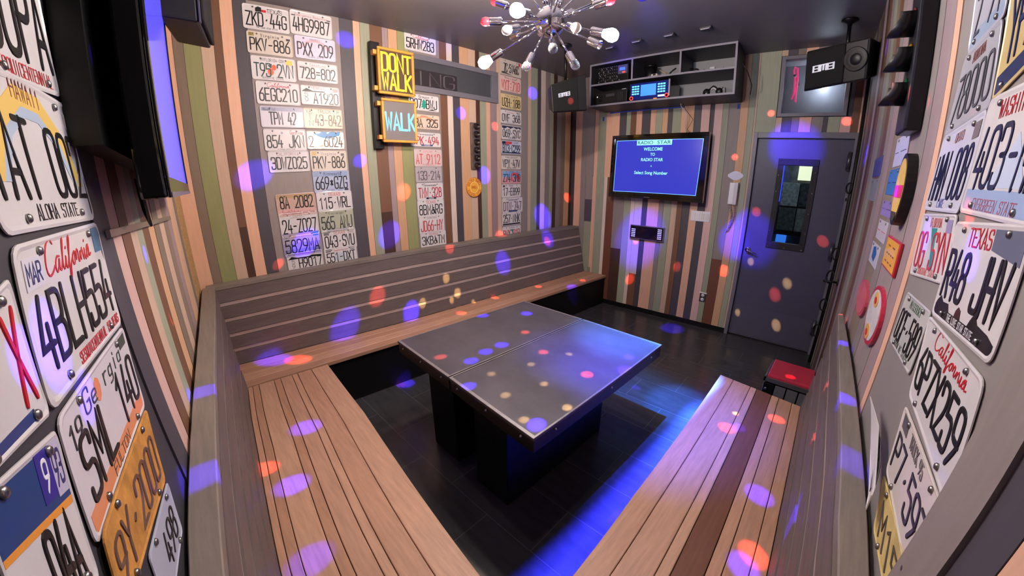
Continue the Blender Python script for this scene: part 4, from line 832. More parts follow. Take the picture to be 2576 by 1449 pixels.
# ------------------------------------------------------------------ small window above the door, with a pink neon tube behind the pane
struct_w = []
WP = quadP([yB(WY1, WZ1), yB(WY0, WZ1), yB(WY0, WZ0), yB(WY1, WZ0)], NB)
wf = struct(framemb(WP, -.045, -.045, 1.045, 1.045, .06, .06, -.08, .012).build('window_1', FRAMEM))
rectmb(WP, 0, 0, 1, 1, -.05, -.044).build('glass_pane', mat('smoked window pane', (150, 150, 160), rough=.04, trans=.85, coat=.2, ior=1.2), wf)
mb = MB(); mb.slab([yB(1.2, 3, -.6), yB(-.5, 3, -.6), yB(-.5, 2.2, -.6), yB(1.2, 2.2, -.6)], NB, .04); struct(mb.build('wall_behind_window', mat('grey wall behind pane', (96, 96, 102), rough=.6)))
l = bpy.data.lights.new('pane fill lamp', 'POINT'); l.energy = 2.2; l.color = (.9, .92, 1); l.shadow_soft_size = .08; o = bpy.data.objects.new('pane_fill_lamp', l); COL.objects.link(o); o.location = yB(.3, 2.9, -.25)  # unseen lamp added to brighten the wall behind the small pane
NEON = mat('pink neon tube', (255, 60, 110), emit=1.5, ecol=(255, 46, 130))
nz = thing('neon_sign', 'pink neon tube glowing behind the small window over the door', 'neon sign', yB(.52, 2.5, -.25))
b = MB()
def npt(px): return hit(px, WB, -.2)
b.tube([npt(p) for p in ((1992, 250), (1998, 232), (2000, 200), (1998, 178), (2001, 168), (2007, 172), (2007, 200), (2003, 230), (2001, 255), (2003, 256))], .009, 8); b.build('tube', NEON, nz)
b = MB(); b.box(npt((2003, 190))-NB*.19, (.40, .02, .02)); b.build('mount', BLACKM, nz)
# ------------------------------------------------------------------ long narrow dark window in the far left wall
a0, a1 = A((1030, 128)), A((1248, 262))
WAL = quadP([Vector((1.66, 3.111, 2.632)), Vector((2.80, 3.111, 2.632)), Vector((2.80, 3.111, 2.225)), Vector((1.66, 3.111, 2.225))], NA)
def onW(px, o=.0):
    p = A(px, o); return ((p.x-1.66)/1.14, (p.z-2.225)/.407)
wt = [onW(p) for p in ((1043, 131), (1238, 187), (1250, 262), (1048, 228))]
o4 = (min(onW((1043, 131))[0], .02), (onW((1100, 238))[1]+onW((1240, 259))[1])/2, onW((1251, 240))[0], (onW((1090, 143))[1]+onW((1190, 172))[1])/2)
w2 = struct(framemb(WAL, o4[0], o4[1], o4[2], o4[3], .085, .12, -.02, .02).build('window_2', FRAMEM, None, bev=.003))
ins_ = (o4[0]+.085, o4[1]+.12, o4[2]-.085, o4[3]-.12)
DPANE = mat('dark window pane', (74, 76, 80), rough=.12, coat=.5, noise=.1, nscale=2)
rectmb(WAL, *ins_, .0012, .004).build('glass_pane', DPANE, w2)
cu = ins_[0]+(ins_[2]-ins_[0])*.52
pl = rectmb(WAL, ins_[0], ins_[1]+.01, cu, ins_[3]-.2, .004, .006).build('poster', mat('dark poster', (52, 48, 52), rough=.3), w2)
b = MB()
write(b, 'ING', lambda x, y, h: WAL(x, y, h+.0062), ins_[0]+.01, ins_[1]+.03, cu-.03, ins_[3]-.24, .014, .0012, asp=4); b.build('poster_text', mat('faint grey letters', (92, 86, 88), rough=.5), pl)

# ------------------------------------------------------------------ pedestrian signal: two heads hinged to a pole-side bracket
YEL = mat('traffic yellow paint', (214, 158, 66), rough=.4, noise=.08, nscale=8)
LETY = mat('lit yellow letters', (255, 214, 40), emit=.85, ecol=(255, 205, 36)); LETB = mat('lit pale blue letters', (120, 220, 250), emit=.75, ecol=(84, 200, 250))
def head(label, px4, lines, face, lm):
    o = .12; q = [A(p, o) for p in px4]; x0 = (q[0].x+q[3].x)/2; x1 = (q[1].x+q[2].x)/2; z1 = (q[0].z+q[1].z)/2; z0 = (q[2].z+q[3].z)/2
    y = 3.111-o; q = [Vector((x0, y, z1)), Vector((x1, y, z1)), Vector((x1, y, z0)), Vector((x0, y, z0))]; P = quadP(q, NA)
    r = thing('pedestrian_signal', label, 'signal', ((x0+x1)/2, y, z0), 'two heads of the walk signal')
    rectmb(P, .02, .02, .98, .98, -.07, -.021).build('housing', YEL, r, bev=.012)
    framemb(P, 0, 0, 1, 1, .07, .06, -.02, .0).build('door_frame', YEL, r, bev=.008)
    lens = rectmb(P, .07, .06, .93, .94, -.016, -.012).build('lens', face, r)
    for s, u0, v0, u1, v1 in lines:
        b = MB(); write(b, s, lambda a, c, h: P(a/(x1-x0), c/(z1-z0), h-.012), u0*(x1-x0), v0*(z1-z0), u1*(x1-x0), v1*(z1-z0), .018, .002, gap=.38, taper=.95); b.build('lit_word', lm, lens)
    for v in (.12, .88):
        b = MB(); b.box(P(-.035, v, -.045), (.035, .05, .035)); b.tube([P(-.05, v-.05, -.05), P(-.05, v+.05, -.05)], .008, 8); b.build('latch', YEL, r)
    return r
LENSD = mat('dim amber lens', (92, 72, 56), rough=.3, coat=.3); LENSG = mat('grey lens', (124, 118, 116), rough=.25, coat=.3)
head('yellow walk-signal head with lit yellow DONT WALK letters, upper of two', [(946.7, 114.5), (1040.4, 131.9), (1046.2, 242), (956.4, 238)], [('DONT', .12, .51, .9, .88), ('WALK', .12, .12, .9, .46)], LENSD, LETY)
head('yellow walk-signal head with lit pale blue WALK letters, lower of two', [(956.4, 245.9), (1048, 254.6), (1052, 358.9), (968.9, 359.8)], [('WALK', .11, .3, .93, .68)], LENSG, LETB)
b = MB(); a0 = A((930, 120), .03); b.box((1.392, 3.0865, 2.41), (.085, .046, .88)); tag(b.build('signal_bracket', BLACKM, None, bev=.004), 'black upright bracket carrying the yellow walk signal', 'bracket')

# strip of bare bulb holders, round yellow sign
c = A((1194.5, 367), .012); s0 = A((1186, 309), .0).z; s1 = A((1196, 426), .0).z
ms = thing('bulb_holder_strip', 'upright metal strip of bulb holders above the round yellow sign', 'light fitting', (c.x, 3.09, s1))
mb = MB(); mb.box((c.x, 3.0985, (s0+s1)/2), (.105, .025, s0-s1)); mb.build('backplate', mat('weathered steel', (126, 112, 104), rough=.45, metal=.6, noise=.3, nscale=20), ms, bev=.004)
for k in range(6):
    z = s1+(s0-s1)*(.08+.168*k); b = MB(); b.lathe((c.x+.012, 3.086, z), NA, [(.034, 0), (.034, .01), (.026, .02), (.026, .032), (.018, .032), (.018, .012), (0, .012)], 14); b.build('bulb_holder', mat('dull dark steel', (70, 62, 60), rough=.35, metal=.8), ms)
    b = MB(); b.box((c.x+.006, 3.082, z+.028), (.06, .014, .012)); b.build('clip', STEEL, ms)
c = A((1192, 471), .008); RY = .062*1.25
sg = thing('round_sign', 'round yellow gasoline sign with an orange rim, below the bulb strip', 'sign', (c.x, 3.10, c.z-RY))
SGY = mat('yellow enamel', (236, 176, 66), rough=.3, coat=.4, noise=.08, nscale=16); SGO = mat('orange enamel print', (196, 108, 48), rough=.35)
RX = abs(A((1211, 470)).x-A((1173, 470)).x)/2; RZ = abs(A((1192, 447)).z-A((1192, 496)).z)/2; RR = (RX+RZ)/2
b = MB(); b.lathe((c.x, 3.104, c.z), NA, [(RR, 0), (RR, .006), (RR*.97, .009), (RR*.9, .0095), (0, .0095)], 32); b.build('sign_disc', SGY, sg)
def ring(name, r0, r1, m, y, par):
    b = MB(); n = 40
    for k in range(n):
        a, e = 2*PI*k/n, 2*PI*(k+1)/n
        b.hexa([Vector((c.x+rr*math.cos(t), y, c.z+rr*math.sin(t))) for rr, t in ((r0, a), (r1, a), (r1, e), (r0, e))], [Vector((c.x+rr*math.cos(t), y-.0012, c.z+rr*math.sin(t))) for rr, t in ((r0, a), (r1, a), (r1, e), (r0, e))])
    return b.build(name, m, par)
ring('rim_ring', RR*.95, RR*1.0, SGO, 3.0948, sg); ring('inner_ring', RR*.53, RR*.56, mat('pale enamel print', (250, 226, 170), rough=.4), 3.0945, sg)
b = MB(); write(b, 'SHELL', lambda x, y, h: Vector((c.x+x, 3.0945-h, c.z+y)), -RR*.34, -RR*.08, RR*.34, RR*.12, .006, .0012); b.build('sign_text', SGO, sg)
def arc_text(s, rad, a0, a1, flip, hh, nm):
    b = MB()
    for k, ch in enumerate(s):
        if ch == ' ': continue
        t = math.radians(a0+(a1-a0)*k/max(len(s)-1, 1)); R_ = rad
        def Pq(x, y, h, t=t):
            if not flip: rr, tt = R_+y, t-x/R_
            else: rr, tt = R_-y, t+x/R_
            return Vector((c.x+rr*math.cos(tt), 3.0945-h, c.z+rr*math.sin(tt)))
        write(b, ch, Pq, -hh*.28, -hh/2, hh*.28, hh/2, .006, .0012)
    b.build(nm, SGO, sg)
arc_text('GOLDEN SHELL', RR*.75, 165, 15, False, RR*.24, 'sign_text'); arc_text('GASOLINE', RR*.75, 205, 335, True, RR*.24, 'sign_text')

# ------------------------------------------------------------------ speakers
CLOTH = mat('black speaker cloth', (9, 9, 10), rough=.85, noise=.3, nscale=200)
CABINET = mat('black cabinet', (11, 10, 12), rough=.5, noise=.1, nscale=30)
BAFFLE = mat('dark grey baffle', (27, 26, 29), rough=.4)
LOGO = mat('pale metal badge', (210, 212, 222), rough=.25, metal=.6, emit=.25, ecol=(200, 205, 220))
EMBL = [[(0, 0), (1, 0), (1, 2), (0, 2), (0, 0), (0, 1), (1, 1)]]
def badge(P, u0, v0, u1, v1, h, par):
    """flat rounded letters b m b"""
    b = MB(); W = (u1-u0)/3.6
    for k, ch in enumerate(('G', 'm', 'G')):
        ox = u0+k*W*1.3
        if ch == 'm': pts = [[(0, 0), (0, 2), (.5, 2), (.5, .2)], [(.5, 2), (1, 2), (1, 0)]]
        else: pts = [[(.25, 1), (1, 1), (1, 0), (0, 0), (0, 2), (1, 2), (1, 1.3)]]
        ink(b, [[(ox+x*W, v0+y*(v1-v0)/2) for x, y in p] for p in pts], lambda x, y, hh: P(x, y, h+hh*.4), W*.34, .002)
    return b.build('badge', LOGO, par)
def speaker(name_label, px4, dist, depth, cloth_to, logo, horn, bracket_px=None):
    """front quad from four sight lines at the given distances; body runs back from it"""
    q = [CAM+ray(*p)*d for p, d in zip(px4, dist)]
    n = (q[1]-q[0]).cross(q[3]-q[0]).normalized()
    if n.dot(CAM-q[0]) < 0: n = -n
    P = quadP(q, n); cen = sum(q, Vector())/4
    r = thing('loudspeaker', name_label, 'speaker', cen-n*depth/2+Vector((0, 0, -(q[0]-q[3]).length/2)))
    c2 = cen-n*depth; b = MB(); b.hexa([p-n*depth+(c2-(p-n*depth))*.22 for p in q], q)
    b.build('cabinet', CABINET, r, bev=.012)
    rectmb(P, .03, .04, cloth_to, .96, .0, .018).build('grille', CLOTH, r, bev=.008)
    if cloth_to < .95: rectmb(P, cloth_to, .05, .97, .95, 0, .006).build('baffle', BAFFLE, r)
    if horn:
        u, v, R_ = horn; b = MB(); b.lathe(P(u, v, .006), n, [(R_, 0), (R_, .008), (R_*.93, .01), (R_*.55, -.004), (R_*.5, .0), (R_*.3, .006), (0, .01)], 24); b.build('horn', BLACKP, r)
    if logo: badge(P, *logo, .019, r)
    top = cen-n*depth*.5; top.z = max(p.z for p in q)-.03
    b = MB(); b.tube([top, Vector((top.x, top.y, ZC-.02))], .014, 8); b.lathe((top.x, top.y, ZC-.001), (0, 0, -1), [(.06, 0), (.06, .012), (.02, .03), (.014, .05)], 14); b.build('ceiling_bracket', BLACKM, r)
    return r
speaker('black loudspeaker with pale badge and round horn, hung by the small window over the door', [(2029.4, 129), (2191.6, 92), (2179.5, 200), (2021, 231)], (3.85, 3.62, 3.62, 3.85), .30, .66, (.17, .44, .5, .58), (.82, .55, .085))
speaker('black loudspeaker with small pale badge, hung left of the equipment shelf', [(1384.5, 214), (1474, 184.5), (1477, 280), (1390, 285)], (3.75, 3.86, 3.86, 3.75), .27, .74, (.2, .52, .5, .62), None)
# the third, high at the left: seen from below
ZS3 = 2.42
bq = [hit(p, ZP(ZS3)) for p in ((394.5, 38), (501, 55), (531, 124), (444, 107))]
r = thing('loudspeaker', 'black loudspeaker high at the left, seen from below beside the long plate run', 'speaker', sum(bq, Vector())/4)
up = Vector((0, 0, .42)); b = MB(); b.hexa([bq[0], bq[1], bq[2], bq[3]], [p+up for p in bq]); b.build('cabinet', CABINET, r, bev=.012)
n = (bq[2]-bq[1]).cross(UP).normalized(); n = n if n.x > 0 else -n
P = quadP([bq[1]+up, bq[2]+up, bq[2], bq[1]], n); rectmb(P, .04, .03, .96, .97, 0, .02).build('grille', CLOTH, r, bev=.008)
rectmb(P, -.01, .0, .05, 1, .0, .006).build('grille_rail', mat('grey rail', (88, 84, 88), rough=.4), r)
cc_ = sum(bq, Vector())/4; b = MB(); b.tube([cc_+up*.98, Vector((cc_.x, cc_.y, ZC-.01))], .016, 8); b.lathe((cc_.x, cc_.y, ZC-.001), (0, 0, -1), [(.06, 0), (.06, .012), (.016, .03)], 14); b.build('ceiling_bracket', BLACKM, r)

# ------------------------------------------------------------------ equipment shelf under the ceiling
SHP = mat('grey shelf paint', (134, 131, 142), rough=.45, noise=.05, nscale=5); SHD = mat('dark shelf paint', (50, 49, 56), rough=.5, noise=.06, nscale=5)
OF = .45
sq = [B((1480.5, 164.1), OF), B((1855.5, 90.5), OF), B((1834, 235), OF), B((1475, 273.5), OF)]
y0, y1 = (sq[0].y+sq[3].y)/2, (sq[1].y+sq[2].y)/2; zb = 2.522; zt = 2.998
sh = thing('equipment_shelf', 'open grey wall shelf unit of two rows under the ceiling, holding sound gear', 'shelf', yB((y0+y1)/2, zb, .2))
def sP(u, z, o): return yB(y0+(y1-y0)*u, z, o)
def sbox(name, m, u0, u1, z0, z1, o0, o1, bev=.001):
    b = MB(); b.hexa([sP(u0, z0, o0), sP(u1, z0, o0), sP(u1, z0, o1), sP(u0, z0, o1)], [sP(u0, z1, o0), sP(u1, z1, o0), sP(u1, z1, o1), sP(u0, z1, o1)]); return b.build(name, m, sh, bev)
T = .019; tu = T/abs(y1-y0)
sbox('shelf_board', SHD, 0, 1, zb, zb+T, .018, OF-.002); sbox('shelf_board', SHD, 0, 1, zt-T, zt, .018, OF-.002); zm = zb+.232
sbox('shelf_board', SHD, tu, 1-tu, zm, zm+T, .018, OF-.002)
sbox('side_panel', SHD, 0, tu, zb+T, zt-T, .018, OF-.002); sbox('side_panel', SHD, 1-tu, 1, zb+T, zt-T, .018, OF-.002)
u1_, u2_ = .325, .655
sbox('divider', SHD, u1_, u1_+tu, zm+T, zt-T, .018, OF-.002); sbox('divider', SHD, u2_, u2_+tu, zm+T, zt-T, .018, OF-.002)
sbox('back_panel', mat('grey back panel', (150, 150, 152), rough=.6), tu, 1-tu, zb+T, zt-T, .019, .026)
for a in ((0, 1, zb, zb+T), (0, 1, zt-T, zt), (tu, 1-tu, zm, zm+T), (0, tu, zb+T, zt-T), (1-tu, 1, zb+T, zt-T), (u1_, u1_+tu, zm+T, zt-T), (u2_, u2_+tu, zm+T, zt-T)):
    sbox('front_edge', SHP, a[0], a[1], a[2], a[3], OF-.002, OF, 0)
TAPE = mat('blue masking tape', (36, 66, 170), rough=.6)
for px0, px1, v in ((1518, 1522, 300), (1858, 1863, 268)):
    p = B((px0, v), .002); b = MB(); b.box(p, (.004, .022, .05)); tag(b.build('tape_tab', TAPE), 'scrap of blue tape hanging under the equipment shelf at its %s end' % ('left' if v == 300 else 'right'), 'tape', 'blue tape under the shelf')
b = MB(); b.slab([sP(.03, zb-.001, .012), sP(.62, zb-.001, .012), sP(.62, zb-.012, .012), sP(.03, zb-.012, .012)], NB, .01); tag(b.build('tape_strip', TAPE), 'long strip of blue tape along the wall under the shelf', 'tape')
# sound gear ; gear faces use u (0..1 across the shelf) and z
GLOW_B = mat('blue display glow', (50, 90, 255), emit=1.2, ecol=(60, 90, 255)); GLOW_R = mat('red lamp glow', (255, 60, 60), emit=1.5, ecol=(255, 60, 50))
KNOB = mat('pale knob', (170, 170, 176), rough=.35)
def gear(name, label, cat, u0, u1, z0, z1, o0, o1, m=BLACKP):
    r = thing(name, label, cat, sP((u0+u1)/2, z0, (o0+o1)/2))
    b = MB(); b.hexa([sP(u0, z0, o0), sP(u1, z0, o0), sP(u1, z0, o1), sP(u0, z0, o1)], [sP(u0, z1, o0), sP(u1, z1, o0), sP(u1, z1, o1), sP(u0, z1, o1)]); b.build('case', m, r, bev=.003)
    def P(a, c, h=0): return sP(u0+(u1-u0)*a, z0+(z1-z0)*c, o1+h)
    return r, P
zf = zm+T+.001
r, P = gear('mixer_amplifier', 'black mixer amplifier with rows of knobs and a blue display, top left of the shelf', 'amplifier', .045, .29, zf, zf+.185, .08, .40)
for j in range(5):
    for i in range(11):
        if j > 1 and i > 6 and j < 5 and (i > 6 and j in (2, 3)): continue
        a = .06+.052*i*1.0; 
        if j < 2: a = .06+.075*i
        b = MB(); b.lathe(P(a, .12+.185*j, 0), NB, [(.0055, 0), (.005, .012), (0, .0125)], 8); b.build('knob', BLACKM if (i+j) % 3 else KNOB, r)
for j in range(5):
    b = MB()
    for i in range(9): b.hexa([P(.06+.07*i+d, .2+.185*j, 0) for d in (0, .022)]+[P(.06+.07*i+d, .222+.185*j, 0) for d in (.022, 0)], [P(.06+.07*i+d, .2+.185*j, .0008) for d in (0, .022)]+[P(.06+.07*i+d, .222+.185*j, .0008) for d in (.022, 0)])
    o = b.build('scale_marks', KNOB, r)
rectmb(P, .68, .46, .97, .97, 0, .003).build('display_panel', mat('grey display panel', (86, 84, 104), rough=.4), r)
rectmb(P, .73, .66, .90, .82, .003, .005).build('display', GLOW_B, r)
rectmb(P, .82, .5, .9, .58, .003, .006).build('lamp', GLOW_R, r)
r, P = gear('power_amplifier', 'black power amplifier at the bottom left of the shelf', 'amplifier', .03, .285, zb+T+.001, zb+T+.15, .08, .40)
rectmb(P, .36, .58, .62, .78, 0, .004).build('badge', mat('dull badge', (58, 57, 62), rough=.4), r)
for i in range(4): b = MB(); b.lathe(P(.16+.04*(i % 2), .35+.3*(i//2), 0), NB, [(.012, 0), (.011, .014), (0, .015)], 10); b.build('knob', BLACKM, r)
for i in range(3):
    rectmb(P, .73+.06*i, .2, .745+.06*i, .85, 0, .003).build('vent_slot', mat('slot grey', (52, 52, 58), rough=.4), r)
rectmb(P, .07, .6, .085, .68, 0, .003).build('lamp', mat('white lamp glow', (240, 240, 255), emit=2, ecol=(240, 240, 255)), r)
b = MB(); b.box(sP(.253, zb+T+.15+.006, .37), (.01, .05, .01)); tag(b.build('white_tag', WHITEP), 'small white tag lying on the lower amplifier', 'tag')
# lit karaoke controller
r, P = gear('karaoke_controller', 'blue-lit karaoke controller with a screen, keypads and two red-ringed dials, low in the shelf', 'controller', .315, .60, zb+T+.001, zb+T+.185, .12, .435, GLOSSB)
rectmb(P, .02, .04, .98, .96, 0, .004).build('front_plate', mat('dark blue front plate', (18, 26, 70), rough=.2, emit=.2, ecol=(20, 40, 160)), r)
rectmb(P, .29, .22, .67, .85, .004, .006).build('screen', mat('light blue screen glow', (60, 130, 240), emit=.75, ecol=(50, 125, 235)), r)
KEY = mat('cyan key glow', (110, 210, 240), emit=.8, ecol=(100, 210, 245))
for x0 in (.07, .71):
    for j in range(4):
        for i in range(3):
            rectmb(P, x0+.065*i, .33+.14*j, x0+.05+.065*i, .41+.14*j, .004, .008).build('key', KEY, r)
for a in (.06, .93):
    b = MB(); b.lathe(P(a, .14, .004), NB, [(.019, 0), (.019, .004), (.011, .004), (.011, .012), (0, .013)], 18); d = b.build('dial', BLACKM, r)
    b = MB(); b.lathe(P(a, .14, .0075), NB, [(.021, 0), (.021, .002), (.0145, .002), (.0145, 0)], 18); b.build('ring_light', GLOW_R, d)
rectmb(P, .72, .1, .88, .2, .004, .006).build('button_bar', mat('pale button bar glow', (200, 230, 220), emit=.6, ecol=(190, 230, 220)), r)
rectmb(P, .965, .1, 1.0, 1.0, -.01, .006).build('side_rail', STEEL, r)
b = MB(); b.hexa([P(.62, .0, .005), P(.7, .0, .005), P(.7, .04, .005), P(.62, .04, .005)], [P(.62, 0, .009), P(.7, 0, .009), P(.7, .04, .009), P(.62, .04, .009)]); b.build('indicator', mat('orange indicator glow', (255, 110, 30), emit=1.4, ecol=(255, 100, 30)), r)
# middle bay: dark bin and a tangle of leads ; right bay: white adapter and cables ; lower right: headset
bx = thing('storage_tin', 'black round tin standing in the middle bay of the shelf', 'tin', sP(.39, zf, .2))
b = MB(); b.lathe(sP(.402, zf, .2), UP, [(.066, 0), (.07, .005), (.07, .15), (.066, .152)], 20); b.build('body', BLACKP, bx); b = MB(); b.lathe(sP(.402, zf+.152, .2), UP, [(.074, 0), (.074, .02), (.068, .026), (0, .026)], 20); b.build('lid', BLACKM, bx)
def coil(cx, o, z, R_, n, seed, h=.03):
    rnd = random.Random(seed); p = []
    for k in range(n*12+1):
        t = 2*PI*k/12; rr = R_*(.75+.3*rnd.random()); p.append(sP(cx+rr*math.cos(t)/abs(y1-y0), z+.006+h*abs(math.sin(t*.5+seed))+.002*k/12, o+rr*.8*math.sin(t)))
    return [Vector(a) for a in chaikin3(p)]
def chaikin3(p):
    q = [p[0]]
    for a, b in zip(p, p[1:]): q += [a*.75+b*.25, a*.25+b*.75]
    return q+[p[-1]]
CAB = mat('black rubber cable', (16, 16, 17), rough=.45); CABW = mat('off white cable', (196, 190, 180), rough=.5); CABT = mat('tan cable', (170, 150, 130), rough=.5)
def cable(label, pts, r, m): b = MB(); b.tube(pts, r, 6); return tag(b.build('cable', m), label, 'cable')
cable('loop of pale cable in the middle bay of the shelf', coil(.53, .33, zf, .05, 3, 3, .07), .005, CABT)
cable('tangle of black leads in the middle bay beside the pale cable', coil(.58, .30, zf, .04, 4, 5, .08), .004, CAB)
cable('bundle of black cable in the right bay of the shelf', coil(.73, .33, zf, .045, 4, 9, .05), .004, CAB)
cable('black lead lying toward the right end of the right bay', [sP(.70+.02*k, zf+.008+.012*(k % 2), .36-.02*math.sin(k)) for k in range(12)], .004, CAB)
ad = thing('power_adapter', 'white power adapter hanging on the back of the right bay', 'adapter', sP(.80, zf+.06, .05))
b = MB(); b.box(sP(.80, zf+.085, .045), (.035, .05, .08)); b.build('body', WHITEP, ad, bev=.004); b = MB(); b.tube([sP(.80, zf+.05, .05), sP(.79, zf+.02, .08), sP(.76, zf+.008, .15), sP(.74, zf+.008, .22)], .003, 6); b.build('lead', CABW, ad)
cb_ = thing('connector_block', 'white connector block at the foot of the pale cable', 'connector', sP(.475, zf, .36)); b = MB(); b.box(sP(.475, zf+.02, .36), (.05, .07, .036)); b.build('body', mat('cream plastic', (206, 190, 180), rough=.4), cb_, bev=.003); b = MB(); b.box(sP(.475, zf+.028, .384), (.006, .03, .014)); b.build('socket', BLACKP, cb_)
hs = thing('headphones', 'dark headphones with a white inner ring lying at the lower right of the shelf', 'headphones', sP(.86, zb+T, .36))
pt = [sP(.82+.08*k/10, zb+T+.022+.06*math.sin(PI*k/10), .36+.02*math.cos(k)) for k in range(11)]
b = MB(); b.tube(pt, .011, 8); b.build('headband', CAB, hs); b = MB(); b.tube([p-UP*.012+NB*.004 for p in pt], .006, 8); b.build('inner_ring', WHITEP, hs)
for a in (.822, .898): b = MB(); b.lathe(sP(a, zb+T+.034, .37), NB, [(.032, -.02), (.034, 0), (.03, .01), (0, .012)], 16); b.build('ear_cup', BLACKP, hs)
b = MB(); b.tube([sP(.9, zb+T+.03, .34), sP(.915, zb+T+.08, .33), sP(.93, zb+T+.07, .33), sP(.93, zb+T+.01, .3)], .004, 6); b.build('lead', CAB, hs)
cable('pale leads hanging from under the shelf to the monitor', [sP(.63, zb-.006, .2), sP(.63, zb-.03, .19), sP(.66, zb-.1, .12), sP(.645, zb-.22, .08), sP(.66, zb-.33, .06)], .004, CABW)
cable('thin dark lead hanging beside the pale ones above the monitor', [sP(.645, zb-.004, .2), sP(.655, zb-.06, .16), sP(.70, zb-.16, .09), sP(.66, zb-.26, .06), sP(.70, zb-.33, .06)], .0025, CAB)
b = MB(); b.tube([sP(1.02, zb+.30, .35), sP(1.05, zb+.22, .3), sP(1.07, zb+.12, .22), sP(1.055, zb+.06, .1)], .004, 6); tag(b.build('cable', CAB), 'dark lead looping off the right side of the shelf', 'cable')
# ceiling fittings
for k, px in enumerate(((1604, 102), (1685, 86.5), (1777, 69), (1537, 118))):
    p = hit(px, ZP(ZC)); r = thing('ceiling_fitting', ('small dark ceiling fitting, third' if k == 0 else 'small dark ceiling fitting, second' if k == 1 else 'small dark ceiling fitting, nearest' if k == 2 else 'small dark ceiling fitting, farthest')+' of the row before the shelf, counted from the door side', 'light fitting', p-UP*.02, 'row of ceiling fittings before the shelf')
    b = MB(); b.box(p-UP*.01, (.075, .10, .02)); b.build('housing', mat('dark fitting paint', (58, 56, 62), rough=.35), r, bev=.005); b = MB(); b.box(p-UP*.022+Vector((-.034, 0, 0)), (.008, .075, .006)); b.build('edge_strip', mat('pale fitting edge', (150, 150, 156), rough=.4), r)

# ------------------------------------------------------------------ chandelier: chrome ball with arms and bulbs
HP = CAM + ray(1384, 56)*((2.5-1.703)/ray(1384, 56).z)
hd = (HP-CAM).normalized(); hr = hd.cross(UP).normalized(); hu = hr.cross(hd)
ch = thing('chandelier', 'chrome ball chandelier with thin arms, some bulbs lit and some red', 'chandelier', (HP.x, HP.y, HP.z-.075))
b = MB(); prof = [(.078*math.sin(PI*k/16), -.078*math.cos(PI*k/16)) for k in range(17)]; b.lathe(HP, UP, prof, 28); b.build('ball', CHROME, ch)
b = MB(); b.tube([HP+UP*.07, Vector((HP.x, HP.y, ZC-.02))], .011, 10); b.lathe((HP.x, HP.y, ZC-.001), (0, 0, -1), [(.065, 0), (.065, .012), (.05, .022), (.012, .03)], 20); b.build('stem', CHROME, ch)
BW = mat('warm lit bulb', (255, 214, 160), emit=700, ecol=(255, 230, 212)); BN = mat('neutral lit bulb', (255, 236, 214), emit=600, ecol=(255, 240, 232)); BC = mat('cool lit bulb', (220, 240, 255), emit=420, ecol=(214, 236, 255))
BR_ = mat('red painted bulb', (214, 40, 50), rough=.18, coat=.5, emit=.25, ecol=(230, 40, 50)); BM = mat('matte pale bulb', (226, 206, 192), rough=.5, emit=.12, ecol=(240, 214, 196)); BG = mat('clear bulb glass', (235, 238, 240), rough=.03, trans=.9, ior=1.3)
SPX = 1/475.0
LSC = .87
def arm(dx, dy, ln, kind, back=False):
    ln *= LSC
    x, y = dx*SPX, -dy*SPX; d2 = ln*ln-x*x-y*y
    z = math.sqrt(max(d2, 0))*(1 if back else -1)
    d = (hr*x+hu*y+hd*z); L_ = d.length; d.normalize()
    b = MB(); b.tube([HP+d*.07, HP+d*(L_-.10)], .0052, 8); a = b.build('arm', CHROME, ch)
    s = HP+d*(L_-.105)
    b = MB(); b.lathe(s, d, [(.010, -.004), (.019, 0), (.0205, .004), (.0205, .062), (.0215, .066), (.0185, .066), (.0175, .012), (0, .012)], 18); b.build('socket', CHROME, ch)
    if kind == 'empty': return
    o = s+d*.05
    if kind in ('W', 'N', 'C'): prof, m = [(.013, -.02), (.014, .005), (.024, .03), (.0315, .052), (.030, .07), (.02, .085), (0, .092)], {'W': BW, 'N': BN, 'C': BC}[kind]
    else: prof, m = [(.013, -.02), (.0145, .005), (.021, .018), (.0225, .032), (.018, .046), (.009, .054), (0, .056)], {'R': BR_, 'M': BM, 'G': BG}[kind]
    b = MB(); b.lathe(o, d, prof, 20); b.build('bulb', m, ch)
for a in ((-163, 85, .45, 'W'), (-160, -7, .42, 'R'), (-151, -56, .42, 'R', True), (-68, -24, .40, 'N'), (-100, 14, .42, 'M'), (-116, 39, .42, 'empty', True), (-58, 98, .40, 'G'), (7, 55, .42, 'G'), (62, 96, .40, 'G'), (126, 54, .42, 'empty'), (137, 27, .40, 'C'), (58, 12, .42, 'M'), (139, -46, .42, 'R'), (64, -26, .42, 'G', True), (-18, -70, .42, 'N', True), (40, -110, .42, 'G'), (100, -90, .42, 'M', True), (-90, -110, .42, 'W', True), (10, -150, .42, 'G'), (150, -60, .44, 'empty', True), (-30, 30, .42, 'empty', True), (30, -60, .42, 'R', True)):
    arm(*a)

